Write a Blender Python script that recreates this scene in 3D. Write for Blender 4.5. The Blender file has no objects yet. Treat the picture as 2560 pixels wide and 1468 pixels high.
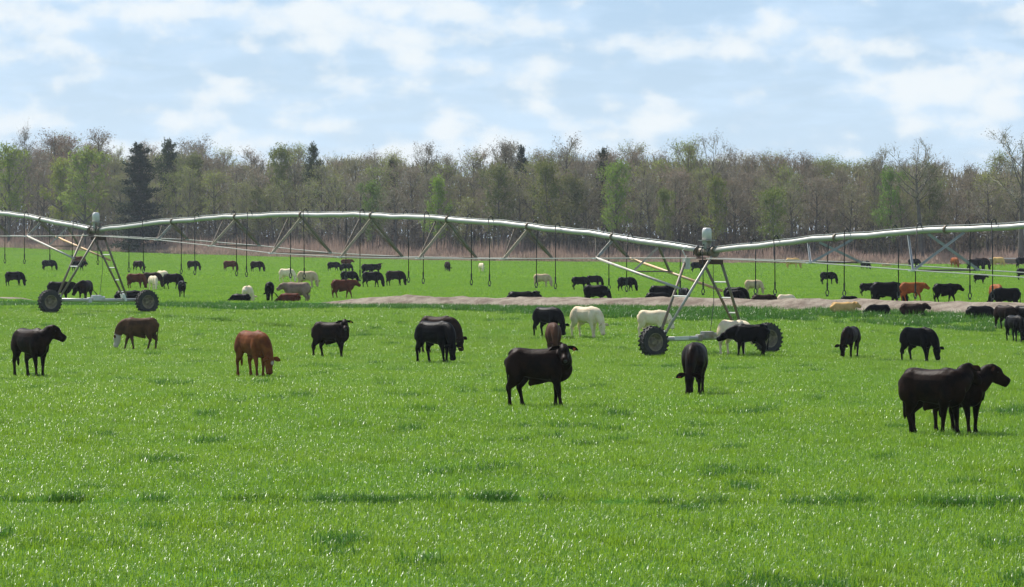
import bpy, bmesh, math, random
import numpy as np
from mathutils import Vector, Matrix, Euler, noise as mnoise

# ------------------------------------------------------------------ camera, sky, sun, exposure
SC = bpy.context.scene
COL = SC.collection
F_PX, CX, CY, HOR, HC = 9000.0, 1280.0, 734.0, 590.0, 3.65
PITCH = math.atan((CY - HOR) / F_PX)
cam_d = bpy.data.cameras.new('camera')
cam = bpy.data.objects.new('camera', cam_d)
COL.objects.link(cam)
cam.location = (0, 0, HC)
cam.rotation_euler = (math.pi / 2 - PITCH, 0, 0)
cam_d.sensor_width = 36.0
cam_d.lens = 36.0 * F_PX / 2560.0
cam_d.clip_start, cam_d.clip_end = 1.0, 20000.0
SC.camera = cam

SUN_AZ_VEC = Vector((-0.62, 0.78, 0)).normalized()     # where the sun stands (behind the herd, to the left)
SUN_EL = math.radians(50)
world = bpy.data.worlds.new('World')
SC.world = world
world.use_nodes = True
SC.view_settings.view_transform = 'Standard'
SC.view_settings.look = 'None'
SC.view_settings.gamma = 1.0
SC.view_settings.use_curve_mapping = False
SC.view_settings.exposure = 0.55
SC.render.engine = 'CYCLES'
SC.cycles.use_denoising = True
SC.cycles.max_bounces = 6
SC.cycles.transparent_max_bounces = 8
SC.cycles.sample_clamp_indirect = 4.0

sun_d = bpy.data.lights.new('sun', 'SUN')
sun_d.energy = 4.6
sun_d.angle = math.radians(0.5)
sun_d.color = (1.0, 0.955, 0.88)
sun = bpy.data.objects.new('sun', sun_d)
COL.objects.link(sun)
sdir = Vector((SUN_AZ_VEC.x * math.cos(SUN_EL), SUN_AZ_VEC.y * math.cos(SUN_EL), math.sin(SUN_EL)))
sun.rotation_euler = (-sdir).to_track_quat('-Z', 'Y').to_euler()
sun.location = (-60, 60, 120)


class NT:
    """small node-tree writer"""
    def __init__(s, tree):
        s.t = tree
        tree.nodes.clear()

    def n(s, typ, props=None, **ins):
        nd = s.t.nodes.new(typ)
        for k, v in (props or {}).items():
            setattr(nd, k, v)
        for k, v in ins.items():
            key = int(k[1:]) if k[0] == 'i' and k[1:].isdigit() else k.replace('_', ' ')
            sock = nd.inputs[key]
            if isinstance(v, bpy.types.NodeSocket):
                s.t.links.new(v, sock)
            else:
                sock.default_value = v
        return nd

    def math(s, op, a, b=0.0, c=0.0, clamp=False):
        nd = s.n('ShaderNodeMath', {'operation': op, 'use_clamp': clamp}, i0=a, i1=b, i2=c)
        return nd.outputs[0]

    def mix(s, fac, a, b, blend='MIX'):
        nd = s.n('ShaderNodeMix', {'data_type': 'RGBA', 'blend_type': blend, 'clamp_factor': True})
        for idx, v in ((0, fac), (6, a), (7, b)):
            if isinstance(v, bpy.types.NodeSocket):
                s.t.links.new(v, nd.inputs[idx])
            else:
                nd.inputs[idx].default_value = v
        return nd.outputs[2]

    def noise(s, vec, scale, detail=4, rough=0.5, dist=0.0):
        nd = s.n('ShaderNodeTexNoise', Vector=vec, Scale=scale, Detail=detail, Roughness=rough, Distortion=dist)
        return nd.outputs[0]

    def ss(s, x, lo, hi):
        nd = s.n('ShaderNodeMapRange', {'interpolation_type': 'SMOOTHSTEP'}, i0=x, i1=lo, i2=hi, i3=0.0, i4=1.0)
        return nd.outputs[0]


def rgba(c):
    return (c[0], c[1], c[2], 1.0)


def build_world():
    w = NT(world.node_tree)
    sky = w.n('ShaderNodeTexSky', {'sky_type': 'NISHITA', 'sun_disc': False, 'sun_elevation': SUN_EL,
                                    'sun_rotation': math.atan2(SUN_AZ_VEC.x, SUN_AZ_VEC.y),
                                    'altitude': 50.0, 'air_density': 1.0, 'dust_density': 0.6, 'ozone_density': 1.6})
    tc = w.n('ShaderNodeTexCoord')
    sep = w.n('ShaderNodeSeparateXYZ', i0=tc.outputs['Generated'])
    az = w.math('ARCTAN2', sep.outputs[0], sep.outputs[1])
    el = w.math('ARCSINE', sep.outputs[2])
    # clouds: rows of flat-based cumulus, smaller towards the horizon
    el_s = w.math('POWER', w.math('MAXIMUM', w.math('ADD', el, 0.03), 0.0005), 0.8)
    v1 = w.n('ShaderNodeCombineXYZ', i0=w.math('MULTIPLY', az, 26.0), i1=w.math('MULTIPLY', el_s, 74.0), i2=7.3).outputs[0]
    v2 = w.n('ShaderNodeCombineXYZ', i0=w.math('MULTIPLY', az, 66.0), i1=w.math('MULTIPLY', el_s, 78.0), i2=2.1).outputs[0]
    big = w.noise(v1, 0.62, 2, 0.5)
    puff = w.noise(v2, 1.0, 5, 0.5, 0.05)
    wisp = w.noise(v1, 1.7, 4, 0.55, 0.5)
    m = w.math('ADD', w.math('MULTIPLY', big, 0.50), w.math('MULTIPLY', puff, 0.56))
    cloud = w.math('ADD', w.math('MULTIPLY', w.ss(m, 0.50, 0.69), 0.82), w.math('MULTIPLY', w.ss(m, 0.535, 0.62), 0.18))
    veil = w.ss(w.math('ADD', w.math('MULTIPLY', wisp, 0.5), w.math('MULTIPLY', big, 0.5)), 0.42, 0.64)
    blue = w.mix(0.6, sky.outputs[0], (5.0, 7.7, 11.6, 1))
    base = w.mix(w.math('MULTIPLY', veil, 0.7), blue, (7.2, 9.2, 11.4, 1))
    low = w.ss(el, 0.065, 0.005)
    base = w.mix(w.math('MULTIPLY', low, 0.55), base, (7.8, 9.9, 11.6, 1))
    col = w.mix(w.math('MULTIPLY', cloud, 0.9), base, (10.0, 10.6, 10.9, 1))
    up = w.ss(el, 0.25, 0.7)
    col = w.mix(w.math('MULTIPLY', up, 0.6), col, sky.outputs[0])
    bg = w.n('ShaderNodeBackground', Color=col, Strength=0.062)
    out = w.n('ShaderNodeOutputWorld', Surface=bg.outputs[0])


build_world()

# ------------------------------------------------------------------ helpers: places
_c, _s = math.cos(PITCH), math.sin(PITCH)


def sstep(a, b, x):
    t = np.clip((np.asarray(x, float) - a) / (b - a), 0, 1)
    return t * t * (3 - 2 * t)


BPX = np.array([-900, 0, 900, 1700, 2560, 3400.0])
BD = np.array([218, 205, 193, 180, 165, 150.0])
BX = (BPX - CX) / F_PX * BD
EPX = np.array([-700, 0, 640, 1280, 1920, 2560, 3200.0])
ED = np.array([740, 690, 610, 545, 505, 480, 465.0])
EX = (EPX - CX) / F_PX * ED
PD = np.array([0, 30, 65, 75, 88, 105, 122, 140, 152, 162, 175, 200, 240, 410, 500, 760, 5000.0])
PZ = np.array([.14, .14, 0, .03, .02, -.32, -.55, -.53, -.25, .05, .12, -.2, -.27, -.27, -.3, -.3, -.3])


def crest_y(x):
    return np.interp(x, BX, BD)


def edge_y(x):
    return np.interp(x, EX, ED)


def berm_h(x):
    x = np.asarray(x, float)
    h = 0.14 + 0.34 * sstep(-11.5, -6.5, x) + 0.2 * sstep(-26.5, -28.5, x)
    return h * (1 + 0.06 * np.sin(x * 0.9) + 0.04 * np.sin(x * 2.3 + 1))


def gz(x, y):
    """height of the ground"""
    x = np.asarray(x, float)
    y = np.asarray(y, float)
    z = np.interp(y, PD, PZ)
    z = z + 1.6 * np.clip((-x - 15) / 83, 0, 1.4) * np.clip((y - 400) / 290, 0, 1)
    t = y - crest_y(x)
    b = berm_h(x)
    lump = 1 + 0.10 * np.sin(x * 3.1 + t * 1.3) * np.sin(x * 1.17 + 2) + 0.07 * np.sin(x * 7.3 + t * 3.1)
    z = z + b * lump * sstep(-3.0 - 0.5 * np.sin(x * 0.7), -0.35, t) * (1 - sstep(0.5, 3.2, t))
    z = z + 0.035 * np.sin(x * 0.31 + y * 0.13) * np.cos(y * 0.21 - x * 0.17) + 0.02 * np.sin(x * 0.9 + 1.3) * np.sin(y * 0.8)
    rut = 47.6 + 0.25 * np.sin(x * 0.5) - 0.03 * x
    z = z - (0.05 + 0.035 * np.sin(x * 1.3) * np.sin(x * 0.47)) * np.exp(-((y - rut) / 0.35) ** 2) + 0.05 * np.exp(-((y - rut - 0.9) / 0.5) ** 2)
    return z


def ray(px, py):
    dx, dy = (px - CX) / F_PX, (CY - py) / F_PX
    return Vector((dx, _c + dy * _s, dy * _c - _s))


def at_depth(px, d):
    x = (px - CX) / F_PX * d
    return x, d


def ground_at(px, py, dmin=28, dmax=1500):
    """the point of the ground seen at a pixel"""
    r = ray(px, py)
    prev = None
    d = dmin
    while d < dmax:
        z = HC + r.z / r.y * d
        g = float(gz(r.x / r.y * d, d))
        if z <= g:
            lo, hi = prev, d
            for _ in range(20):
                m = (lo + hi) / 2
                if HC + r.z / r.y * m <= float(gz(r.x / r.y * m, m)):
                    hi = m
                else:
                    lo = m
            return r.x / r.y * hi, hi
        prev = d
        d += 0.5
    return r.x / r.y * 500, 500


def px_of(x, y, z):
    v = Vector((x, y, z - HC))
    f = v.y * _c - v.z * _s
    u = v.y * _s + v.z * _c
    return CX + F_PX * v.x / f, CY - F_PX * u / f


# ------------------------------------------------------------------ helpers: objects
def link(o, parent=None):
    COL.objects.link(o)
    if parent is not None:
        o.parent = parent
    return o


def empty(name, loc, rz=0.0, label=None, cat=None, group=None):
    o = bpy.data.objects.new(name, None)
    o.location = loc
    o.rotation_euler = (0, 0, rz)
    o.empty_display_size = 0.2
    link(o)
    return tag(o, label, cat, group)


def tag(o, label=None, cat=None, group=None, kind=None):
    if label:
        o['label'] = label
    if cat:
        o['category'] = cat
    if group:
        o['group'] = group
    if kind:
        o['kind'] = kind
    return o


def mesh_obj(name, me, mat=None, parent=None, smooth=False):
    if mat is not None and len(me.materials) == 0:
        me.materials.append(mat)
    o = bpy.data.objects.new(name, me)
    link(o, parent)
    return o


def np_mesh(name, verts, faces, mats=(), midx=None, smooth=False):
    """verts (N,3), faces (M,k) with one k"""
    verts = np.asarray(verts, np.float32)
    faces = np.asarray(faces, np.int32)
    me = bpy.data.meshes.new(name)
    k = faces.shape[1]
    me.vertices.add(len(verts))
    me.vertices.foreach_set('co', verts.ravel())
    me.loops.add(faces.size)
    me.loops.foreach_set('vertex_index', faces.ravel())
    me.polygons.add(len(faces))
    me.polygons.foreach_set('loop_start', np.arange(0, faces.size, k, dtype=np.int32))
    me.polygons.foreach_set('loop_total', np.full(len(faces), k, np.int32))
    if midx is not None:
        me.polygons.foreach_set('material_index', np.asarray(midx, np.int32))
    me.polygons.foreach_set('use_smooth', np.full(len(faces), smooth))
    for m in mats:
        me.materials.append(m)
    me.update(calc_edges=True)
    return me


def new_mat(name):
    m = bpy.data.materials.new(name)
    m.use_nodes = True
    return m, NT(m.node_tree)


def finish(nt, bsdf, bump=None, strength=0.3, dist=0.02):
    if bump is not None:
        b = nt.n('ShaderNodeBump', Height=bump, Strength=strength, Distance=dist)
        nt.t.links.new(b.outputs[0], bsdf.inputs['Normal'])
    nt.n('ShaderNodeOutputMaterial', Surface=bsdf.outputs[0])


def simple_mat(name, col, rough=0.6, metal=0.0, var=0.25, scale=6.0, col2=None, bump=0.0):
    m, t = new_mat(name)
    tc = t.n('ShaderNodeTexCoord')
    nz = t.noise(tc.outputs['Object'], scale, 5, 0.6)
    f = t.ss(nz, 0.35, 0.7)
    c2 = col2 if col2 else tuple(c * (1 - var) for c in col)
    c = t.mix(f, rgba(col), rgba(c2))
    b = t.n('ShaderNodeBsdfPrincipled', Base_Color=c, Roughness=rough, Metallic=metal)
    finish(t, b, nz if bump else None, bump)
    return m


# ------------------------------------------------------------------ materials
M_STEEL = simple_mat('galvanised_pipe', (0.50, 0.48, 0.44), 0.38, 0.25, 0.3, 3.0, col2=(0.47, 0.46, 0.42))
M_STEEL2 = simple_mat('galvanised_strut', (0.40, 0.40, 0.38), 0.55, 0.25, 0.3, 5.0, col2=(0.33, 0.27, 0.20))
M_STEELN = simple_mat('new_galvanised_strut', (0.30, 0.32, 0.325), 0.5, 0.25, 0.2, 5.0)
M_RUST = simple_mat('rust_stained_strut', (0.60, 0.36, 0.17), 0.6, 0.15, 0.3, 4.0, col2=(0.50, 0.40, 0.30))
M_OLIVE = simple_mat('weathered_and_shaded_steel', (0.19, 0.175, 0.14), 0.6, 0.2, 0.35, 5.0, col2=(0.20, 0.13, 0.08))  # weathered steel; also carries the shade of the right-hand struts
M_BOX = simple_mat('grey_white_plastic', (0.66, 0.64, 0.63), 0.5, 0.0, 0.15, 8.0)
M_WHITE = simple_mat('white_label', (0.78, 0.77, 0.72), 0.6, 0.0, 0.1, 8.0)
M_BLACKHOSE = simple_mat('black_hose', (0.018, 0.018, 0.02), 0.45, 0.0, 0.3, 8.0)
M_TYRE = simple_mat('dusty_tyre_rubber', (0.022, 0.021, 0.020), 0.8, 0.0, 0.3, 7.0, col2=(0.045, 0.038, 0.03))
M_RIM = simple_mat('muddy_rim', (0.12, 0.10, 0.065), 0.7, 0.1, 0.4, 6.0, col2=(0.30, 0.24, 0.15))
M_DARKRUST = simple_mat('dark_rusty_plate', (0.07, 0.035, 0.022), 0.8, 0.0, 0.3, 6.0)
M_CABLE = simple_mat('grey_cable', (0.45, 0.45, 0.42), 0.5, 0.2, 0.2, 5.0)
M_HOOF = simple_mat('hoof_horn', (0.03, 0.025, 0.02), 0.6, 0.0, 0.3, 20.0)
M_EYE = simple_mat('dark_eye', (0.008, 0.006, 0.005), 0.5, 0.0, 0.1, 20.0)
M_TAGY = simple_mat('yellow_ear_tag', (0.75, 0.48, 0.05), 0.5)
M_TAGR = simple_mat('red_ear_tag', (0.55, 0.07, 0.03), 0.5)


def hide_mat(name, col, col2, top=None, rough=0.55, var_scale=3.0):
    """coat: two tones in soft patches, fine hair relief, white where the 'mark' attribute says"""
    m, t = new_mat(name)
    tc = t.n('ShaderNodeTexCoord')
    P = tc.outputs['Object']
    nz = t.noise(P, var_scale, 4, 0.6, 0.4)
    c = t.mix(t.ss(nz, 0.36, 0.66), rgba(col), rgba(col2))
    mp = t.n('ShaderNodeMapping', Vector=P, Scale=(1, 1, 0.35))
    hair = t.noise(mp.outputs[0], 60.0, 3, 0.6)
    c = t.mix(t.math('MULTIPLY', t.ss(hair, 0.3, 0.75), 0.35), c, rgba([min(1, k * 1.5 + 0.001) for k in col2]))
    at = t.n('ShaderNodeAttribute', {'attribute_name': 'mark'})
    c = t.mix(at.outputs['Fac'], c, (0.50, 0.43, 0.36, 1))
    b = t.n('ShaderNodeBsdfPrincipled', Base_Color=c, Roughness=rough, Sheen_Weight=0.0)
    b.inputs['Specular IOR Level'].default_value = 0.05
    muscle = t.noise(P, 7.0, 2, 0.5, 0.2)
    h = t.math('ADD', t.math('MULTIPLY', hair, 0.25), muscle)
    finish(t, b, h, 0.32, 0.04)
    return m


def ear_mat(name, col):
    m = simple_mat(name, col, 1.0, 0.0, 0.3, 12.0)
    m.node_tree.nodes['Principled BSDF'].inputs['Specular IOR Level'].default_value = 0.0
    return m


HIDE = {
    'black': hide_mat('black_hide', (0.0014, 0.0012, 0.0012), (0.0035, 0.0024, 0.002), rough=0.46),
    'blackbrown': hide_mat('black_brown_hide', (0.0028, 0.0017, 0.0014), (0.020, 0.0085, 0.0045), rough=0.5),
    'brown': hide_mat('dark_brown_hide', (0.010, 0.005, 0.0035), (0.030, 0.0125, 0.0065)),
    'umber': hide_mat('umber_hide', (0.050, 0.021, 0.012), (0.080, 0.034, 0.018)),
    'tan': hide_mat('tan_brown_hide', (0.105, 0.050, 0.022), (0.050, 0.024, 0.013)),
    'red': hide_mat('red_brown_hide', (0.22, 0.070, 0.020), (0.11, 0.032, 0.012)),
    'darkred': hide_mat('deep_red_hide', (0.13, 0.032, 0.014), (0.075, 0.02, 0.01)),
    'orange': hide_mat('orange_red_hide', (0.34, 0.100, 0.025), (0.22, 0.062, 0.018)),
    'cream': hide_mat('cream_hide', (0.80, 0.68, 0.50), (0.70, 0.54, 0.36)),
    'beige': hide_mat('beige_hide', (0.56, 0.42, 0.27), (0.42, 0.30, 0.19)),
    'yellow': hide_mat('yellow_tan_hide', (0.62, 0.40, 0.16), (0.50, 0.30, 0.11)),
    'taupe': hide_mat('taupe_hide', (0.33, 0.23, 0.17), (0.22, 0.15, 0.11)),
}


EARM = {k: ear_mat(k + '_ear', c) for k, c in dict(black=(.006, .005, .005), blackbrown=(.014, .008, .006), brown=(.025, .011, .007), umber=(.05, .02, .012), tan=(.09, .04, .02), red=(.20, .06, .02), darkred=(.09, .024, .012),
                                                  orange=(.34, .11, .03), cream=(.70, .55, .40), beige=(.48, .34, .22), yellow=(.5, .3, .12), taupe=(.26, .18, .13)).items()}


def ground_mat():
    m, t = new_mat('pasture_ground')
    geo = t.n('ShaderNodeNewGeometry')
    P = geo.outputs['Position']
    a = t.noise(P, 0.045, 3, 0.5)
    b_ = t.noise(P, 0.35, 4, 0.6)
    mp = t.n('ShaderNodeMapping', Vector=P, Scale=(1, 0.45, 1))
    c_ = t.noise(mp.outputs[0], 2.4, 4, 0.65)
    col = t.mix(t.ss(a, 0.35, 0.65), (0.115, 0.245, 0.045, 1), (0.135, 0.265, 0.055, 1))
    col = t.mix(t.math('MULTIPLY', t.ss(b_, 0.5, 0.72), 0.5), col, (0.065, 0.185, 0.028, 1))
    col = t.mix(t.math('MULTIPLY', t.ss(c_, 0.50, 0.75), 0.45), col, (0.060, 0.165, 0.024, 1))
    far = t.n('ShaderNodeAttribute', {'attribute_name': 'near'})
    col = t.mix(t.math('MULTIPLY', far.outputs['Fac'], 0.75), col, (0.06, 0.15, 0.022, 1))
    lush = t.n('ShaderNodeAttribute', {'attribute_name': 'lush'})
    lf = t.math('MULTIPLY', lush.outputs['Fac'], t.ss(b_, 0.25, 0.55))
    col = t.mix(lf, col, (0.022, 0.085, 0.018, 1))  # darker green before the bank and along the rut
    # bare sand of the bank
    s1 = t.noise(P, 1.3, 5, 0.65)
    s2 = t.noise(P, 9.0, 4, 0.7)
    sand = t.mix(t.ss(s1, 0.35, 0.68), (0.36, 0.31, 0.25, 1), (0.19, 0.15, 0.118, 1))
    sand = t.mix(t.math('MULTIPLY', t.ss(s2, 0.45, 0.7), 0.5), sand, (0.19, 0.145, 0.115, 1))
    sa = t.n('ShaderNodeAttribute', {'attribute_name': 'sand'})
    sm = t.ss(t.math('ADD', sa.outputs['Fac'], t.math('ADD', t.math('MULTIPLY', t.math('SUBTRACT', s2, 0.5), 0.9), t.math('MULTIPLY', t.math('SUBTRACT', s1, 0.5), 1.2))), 0.40, 0.58)
    col = t.mix(sm, col, sand)
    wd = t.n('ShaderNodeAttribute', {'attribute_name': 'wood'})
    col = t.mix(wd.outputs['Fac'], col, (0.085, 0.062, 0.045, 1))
    bs = t.n('ShaderNodeBsdfPrincipled', Base_Color=col, Roughness=0.95)
    bs.inputs['Specular IOR Level'].default_value = 0.0
    h = t.math('ADD', c_, t.math('MULTIPLY', t.noise(P, 14.0, 3, 0.6), 0.5))
    h = t.math('ADD', h, t.math('MULTIPLY', sm, t.math('ADD', t.math('MULTIPLY', s2, 2.0), t.math('MULTIPLY', s1, 3.0))))
    finish(t, bs, h, 0.5, 0.16)
    return m


def grass_mat(name, ca, cb, cc, ct=(0.33, 0.52, 0.02), rough=0.33):
    m, t = new_mat(name)
    geo = t.n('ShaderNodeNewGeometry')
    P = geo.outputs['Position']
    big = t.noise(P, 0.16, 3, 0.55)
    oi = t.n('ShaderNodeObjectInfo')
    rnd = t.n('ShaderNodeAttribute', {'attribute_name': 'tone'})
    col = t.mix(t.ss(big, 0.36, 0.62), rgba(ca), rgba(cb))
    col = t.mix(t.math('MULTIPLY', rnd.outputs['Fac'], 0.75), col, rgba(cc))
    df = t.n('ShaderNodeBsdfPrincipled', Base_Color=col, Roughness=rough)
    df.inputs['Specular IOR Level'].default_value = 0.34
    tr = t.n('ShaderNodeBsdfTranslucent', Color=t.mix(0.5, col, rgba(ct)))
    mx = t.n('ShaderNodeMixShader', i0=0.42, i1=df.outputs[0], i2=tr.outputs[0])
    t.n('ShaderNodeOutputMaterial', Surface=mx.outputs[0])
    return m


M_GROUND = ground_mat()
M_GRASS = grass_mat('grass_blade', (0.155, 0.305, 0.026), (0.215, 0.345, 0.028), (0.078, 0.190, 0.020))
M_DARKGRASS = grass_mat('dark_grass_blade', (0.050, 0.150, 0.018), (0.065, 0.180, 0.022), (0.026, 0.090, 0.012), (0.10, 0.25, 0.015))  # darker green blades for bank strip, rut and tussocks
M_FARGRASS = grass_mat('distant_grass_blade', (0.140, 0.305, 0.030), (0.195, 0.345, 0.032), (0.070, 0.190, 0.022), rough=0.62)


def foliage_mat(name, trans=0.35, rough=0.6):
    """leaves and buds: colour from the object's own colour, varied clump by clump"""
    m, t = new_mat(name)
    oi = t.n('ShaderNodeObjectInfo')
    geo = t.n('ShaderNodeNewGeometry')
    nz = t.noise(geo.outputs['Position'], 0.55, 3, 0.6)
    rnd = geo.outputs['Random Per Island']
    dark = t.mix(0.5, oi.outputs['Color'], (0.05, 0.05, 0.03, 1), 'MULTIPLY')
    c = t.mix(t.math('MULTIPLY', t.ss(nz, 0.38, 0.66), 0.55), oi.outputs['Color'], dark)
    c = t.mix(t.math('MULTIPLY', rnd, 0.25), c, (0.22, 0.18, 0.13, 1))
    df = t.n('ShaderNodeBsdfDiffuse', Color=c, Roughness=0.6)
    tr = t.n('ShaderNodeBsdfTranslucent', Color=c)
    mx = t.n('ShaderNodeMixShader', i0=trans, i1=df.outputs[0], i2=tr.outputs[0])
    t.n('ShaderNodeOutputMaterial', Surface=mx.outputs[0])
    return m


M_LEAF = foliage_mat('spring_leaves')
M_BARK = simple_mat('grey_brown_bark', (0.15, 0.125, 0.105), 0.9, 0, 0.4, 1.5, col2=(0.08, 0.068, 0.058))
M_TWIG = simple_mat('bare_twigs', (0.375, 0.330, 0.245), 0.85, 0, 0.3, 0.8, col2=(0.26, 0.225, 0.165))


def stuff_leaf_mat(name, cols, trans=0.3, scale=0.16):
    m, t = new_mat(name)
    geo = t.n('ShaderNodeNewGeometry')
    mp = t.n('ShaderNodeMapping', Vector=geo.outputs['Position'], Scale=(1, 0.3, 0.8))
    nz = t.noise(mp.outputs[0], scale, 4, 0.6)
    c = t.mix(t.ss(nz, 0.40, 0.60), rgba(cols[0]), rgba(cols[1]))
    c = t.mix(t.math('MULTIPLY', geo.outputs['Random Per Island'], 0.6), c, rgba(cols[2]))
    df = t.n('ShaderNodeBsdfDiffuse', Color=c)
    tr = t.n('ShaderNodeBsdfTranslucent', Color=c)
    mx = t.n('ShaderNodeMixShader', i0=trans, i1=df.outputs[0], i2=tr.outputs[0])
    t.n('ShaderNodeOutputMaterial', Surface=mx.outputs[0])
    return m


# ------------------------------------------------------------------ ground
def build_ground():
    rows = np.concatenate([np.arange(-60, 24, 12), np.arange(24, 44, 1.0), np.arange(44, 52, 0.2), np.arange(52, 168, 1.0),
                           np.arange(168, 200, 0.2), np.arange(200, 350, 2.0), np.arange(350, 760, 5.0),
                           np.array([760, 800, 900, 1100, 1500, 2200, 3500, 6000])])
    xs = np.concatenate([np.array([-3000, -1500, -800, -500, -300, -220, -180, -160, -140]), np.arange(-125, 115, 0.6),
                         np.array([115, 130, 150, 180, 220, 300, 500, 800, 1500, 3000])])
    R, X = np.meshgrid(rows, xs, indexing='ij')
    w = sstep(60, 150, R) * (1 - sstep(230, 420, R))
    Y = R + (crest_y(X) - float(crest_y(0))) * w
    # row 187ish lies on the crest: bring the fine rows onto it
    Y = Y + (float(crest_y(0)) - 184.0) * 0
    Z = gz(X, Y)
    t = Y - crest_y(X)
    nx = np.sin(X * 1.9) * 0.25 + np.sin(X * 0.63 + 1.0) * 0.3
    right = sstep(-11.8, -8.2, X)
    left = 1 - sstep(-27.8, -26.2, X)
    sand = sstep(-4.2 + nx, -3.6 + nx, t) * (1 - sstep(0.8, 1.6, t))
    sand = sand * np.maximum(right, left * sstep(-0.9, -0.5, t))
    # pale dirt at the far right of the field edge
    e = edge_y(X) - Y
    sand = np.maximum(sand, sstep(62, 66, X) * sstep(22, 16, e) * sstep(-26, -20, e) * 0.8)
    rim = 0.75 * sstep(-1.2, 1.5, -e) * (1 - sstep(1.5, 5.0, -e))
    sand = np.maximum(sand, rim * 0.7)
    lush = sstep(-24, -19, t + 3 * np.sin(X * 0.35)) * (1 - sstep(-1.6, -0.2, t)) * (1 - 0.55 * sstep(4, 16, X))  # darker green strip in front of the bank, weaker to the right
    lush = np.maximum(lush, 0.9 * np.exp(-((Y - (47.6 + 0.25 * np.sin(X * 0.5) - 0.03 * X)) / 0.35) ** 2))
    near = 1 - sstep(120, 300, Y)
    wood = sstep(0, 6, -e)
    nr, nc = R.shape
    idx = np.arange(nr * nc).reshape(nr, nc)
    faces = np.stack([idx[:-1, :-1], idx[:-1, 1:], idx[1:, 1:], idx[1:, :-1]], -1).reshape(-1, 4)
    me = np_mesh('ground', np.stack([X, Y, Z], -1).reshape(-1, 3), faces, [M_GROUND], smooth=True)
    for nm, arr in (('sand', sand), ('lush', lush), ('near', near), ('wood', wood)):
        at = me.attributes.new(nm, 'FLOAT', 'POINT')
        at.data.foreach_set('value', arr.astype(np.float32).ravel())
    o = mesh_obj('ground', me)
    tag(o, 'flat green pasture crossed by a low bare sandy bank', kind='structure')
    return o


ground = build_ground()


def dark_green_at(x, y):
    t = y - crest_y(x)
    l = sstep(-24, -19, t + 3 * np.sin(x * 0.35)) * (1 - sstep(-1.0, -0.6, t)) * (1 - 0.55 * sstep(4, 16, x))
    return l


def sand_at(x, y):
    t = y - crest_y(x)
    nx = np.sin(x * 1.9) * 0.25 + np.sin(x * 0.63 + 1.0) * 0.3
    s = sstep(-4.9 + nx, -4.3 + nx, t) * (1 - sstep(0.8, 1.6, t))
    return s * np.maximum(sstep(-11.8, -8.2, x), (1 - sstep(-27.8, -26.2, x)) * sstep(-0.9, -0.5, t))


# ------------------------------------------------------------------ grass
rng = np.random.default_rng(11)


def blades(n, radius, h0, h1, wid, lean, seed):
    """a patch of n curved grass blades as one mesh (two quads each)"""
    r = np.random.default_rng(seed)
    a = r.uniform(0, 2 * np.pi, n)
    rad = radius * np.sqrt(r.uniform(0, 1, n))
    bx, by = rad * np.cos(a), rad * np.sin(a)
    h = r.uniform(h0, h1, n)
    th = r.uniform(0, 2 * np.pi, n)
    ln = h * np.abs(r.normal(0, lean, n)) + 0.01
    face = th + np.pi / 2 + r.normal(0, 0.5, n)
    wx, wy = np.cos(face) * wid * 0.5, np.sin(face) * wid * 0.5
    V = np.zeros((n, 6, 3))
    dx, dy = np.cos(th), np.sin(th)
    for i, (f, l, w) in enumerate(((0, 0, 1.0), (0.62, 0.30, 0.85), (0.98, 1.0, 0.12))):
        zz = h * f * (1 if i < 2 else np.clip(1.05 - 0.45 * (ln / h) ** 2, 0.55, 1))
        V[:, 2 * i, 0] = bx + dx * ln * l - wx * w
        V[:, 2 * i, 1] = by + dy * ln * l - wy * w
        V[:, 2 * i, 2] = zz
        V[:, 2 * i + 1, 0] = bx + dx * ln * l + wx * w
        V[:, 2 * i + 1, 1] = by + dy * ln * l + wy * w
        V[:, 2 * i + 1, 2] = zz
    base = np.arange(n)[:, None] * 6
    f1 = base + np.array([0, 1, 3, 2])
    f2 = base + np.array([2, 3, 5, 4])
    faces = np.stack([f1, f2], 1).reshape(-1, 4)
    tone = np.repeat(r.uniform(0, 1, n) ** 2, 6)
    return V.reshape(-1, 3), faces, tone


def tuft_mesh(name, mat, *a):
    v, f, tone = blades(*a)
    me = np_mesh(name, v, f, [mat], smooth=True)
    at = me.attributes.new('tone', 'FLOAT', 'POINT')
    at.data.foreach_set('value', tone.astype(np.float32))
    return me


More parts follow.
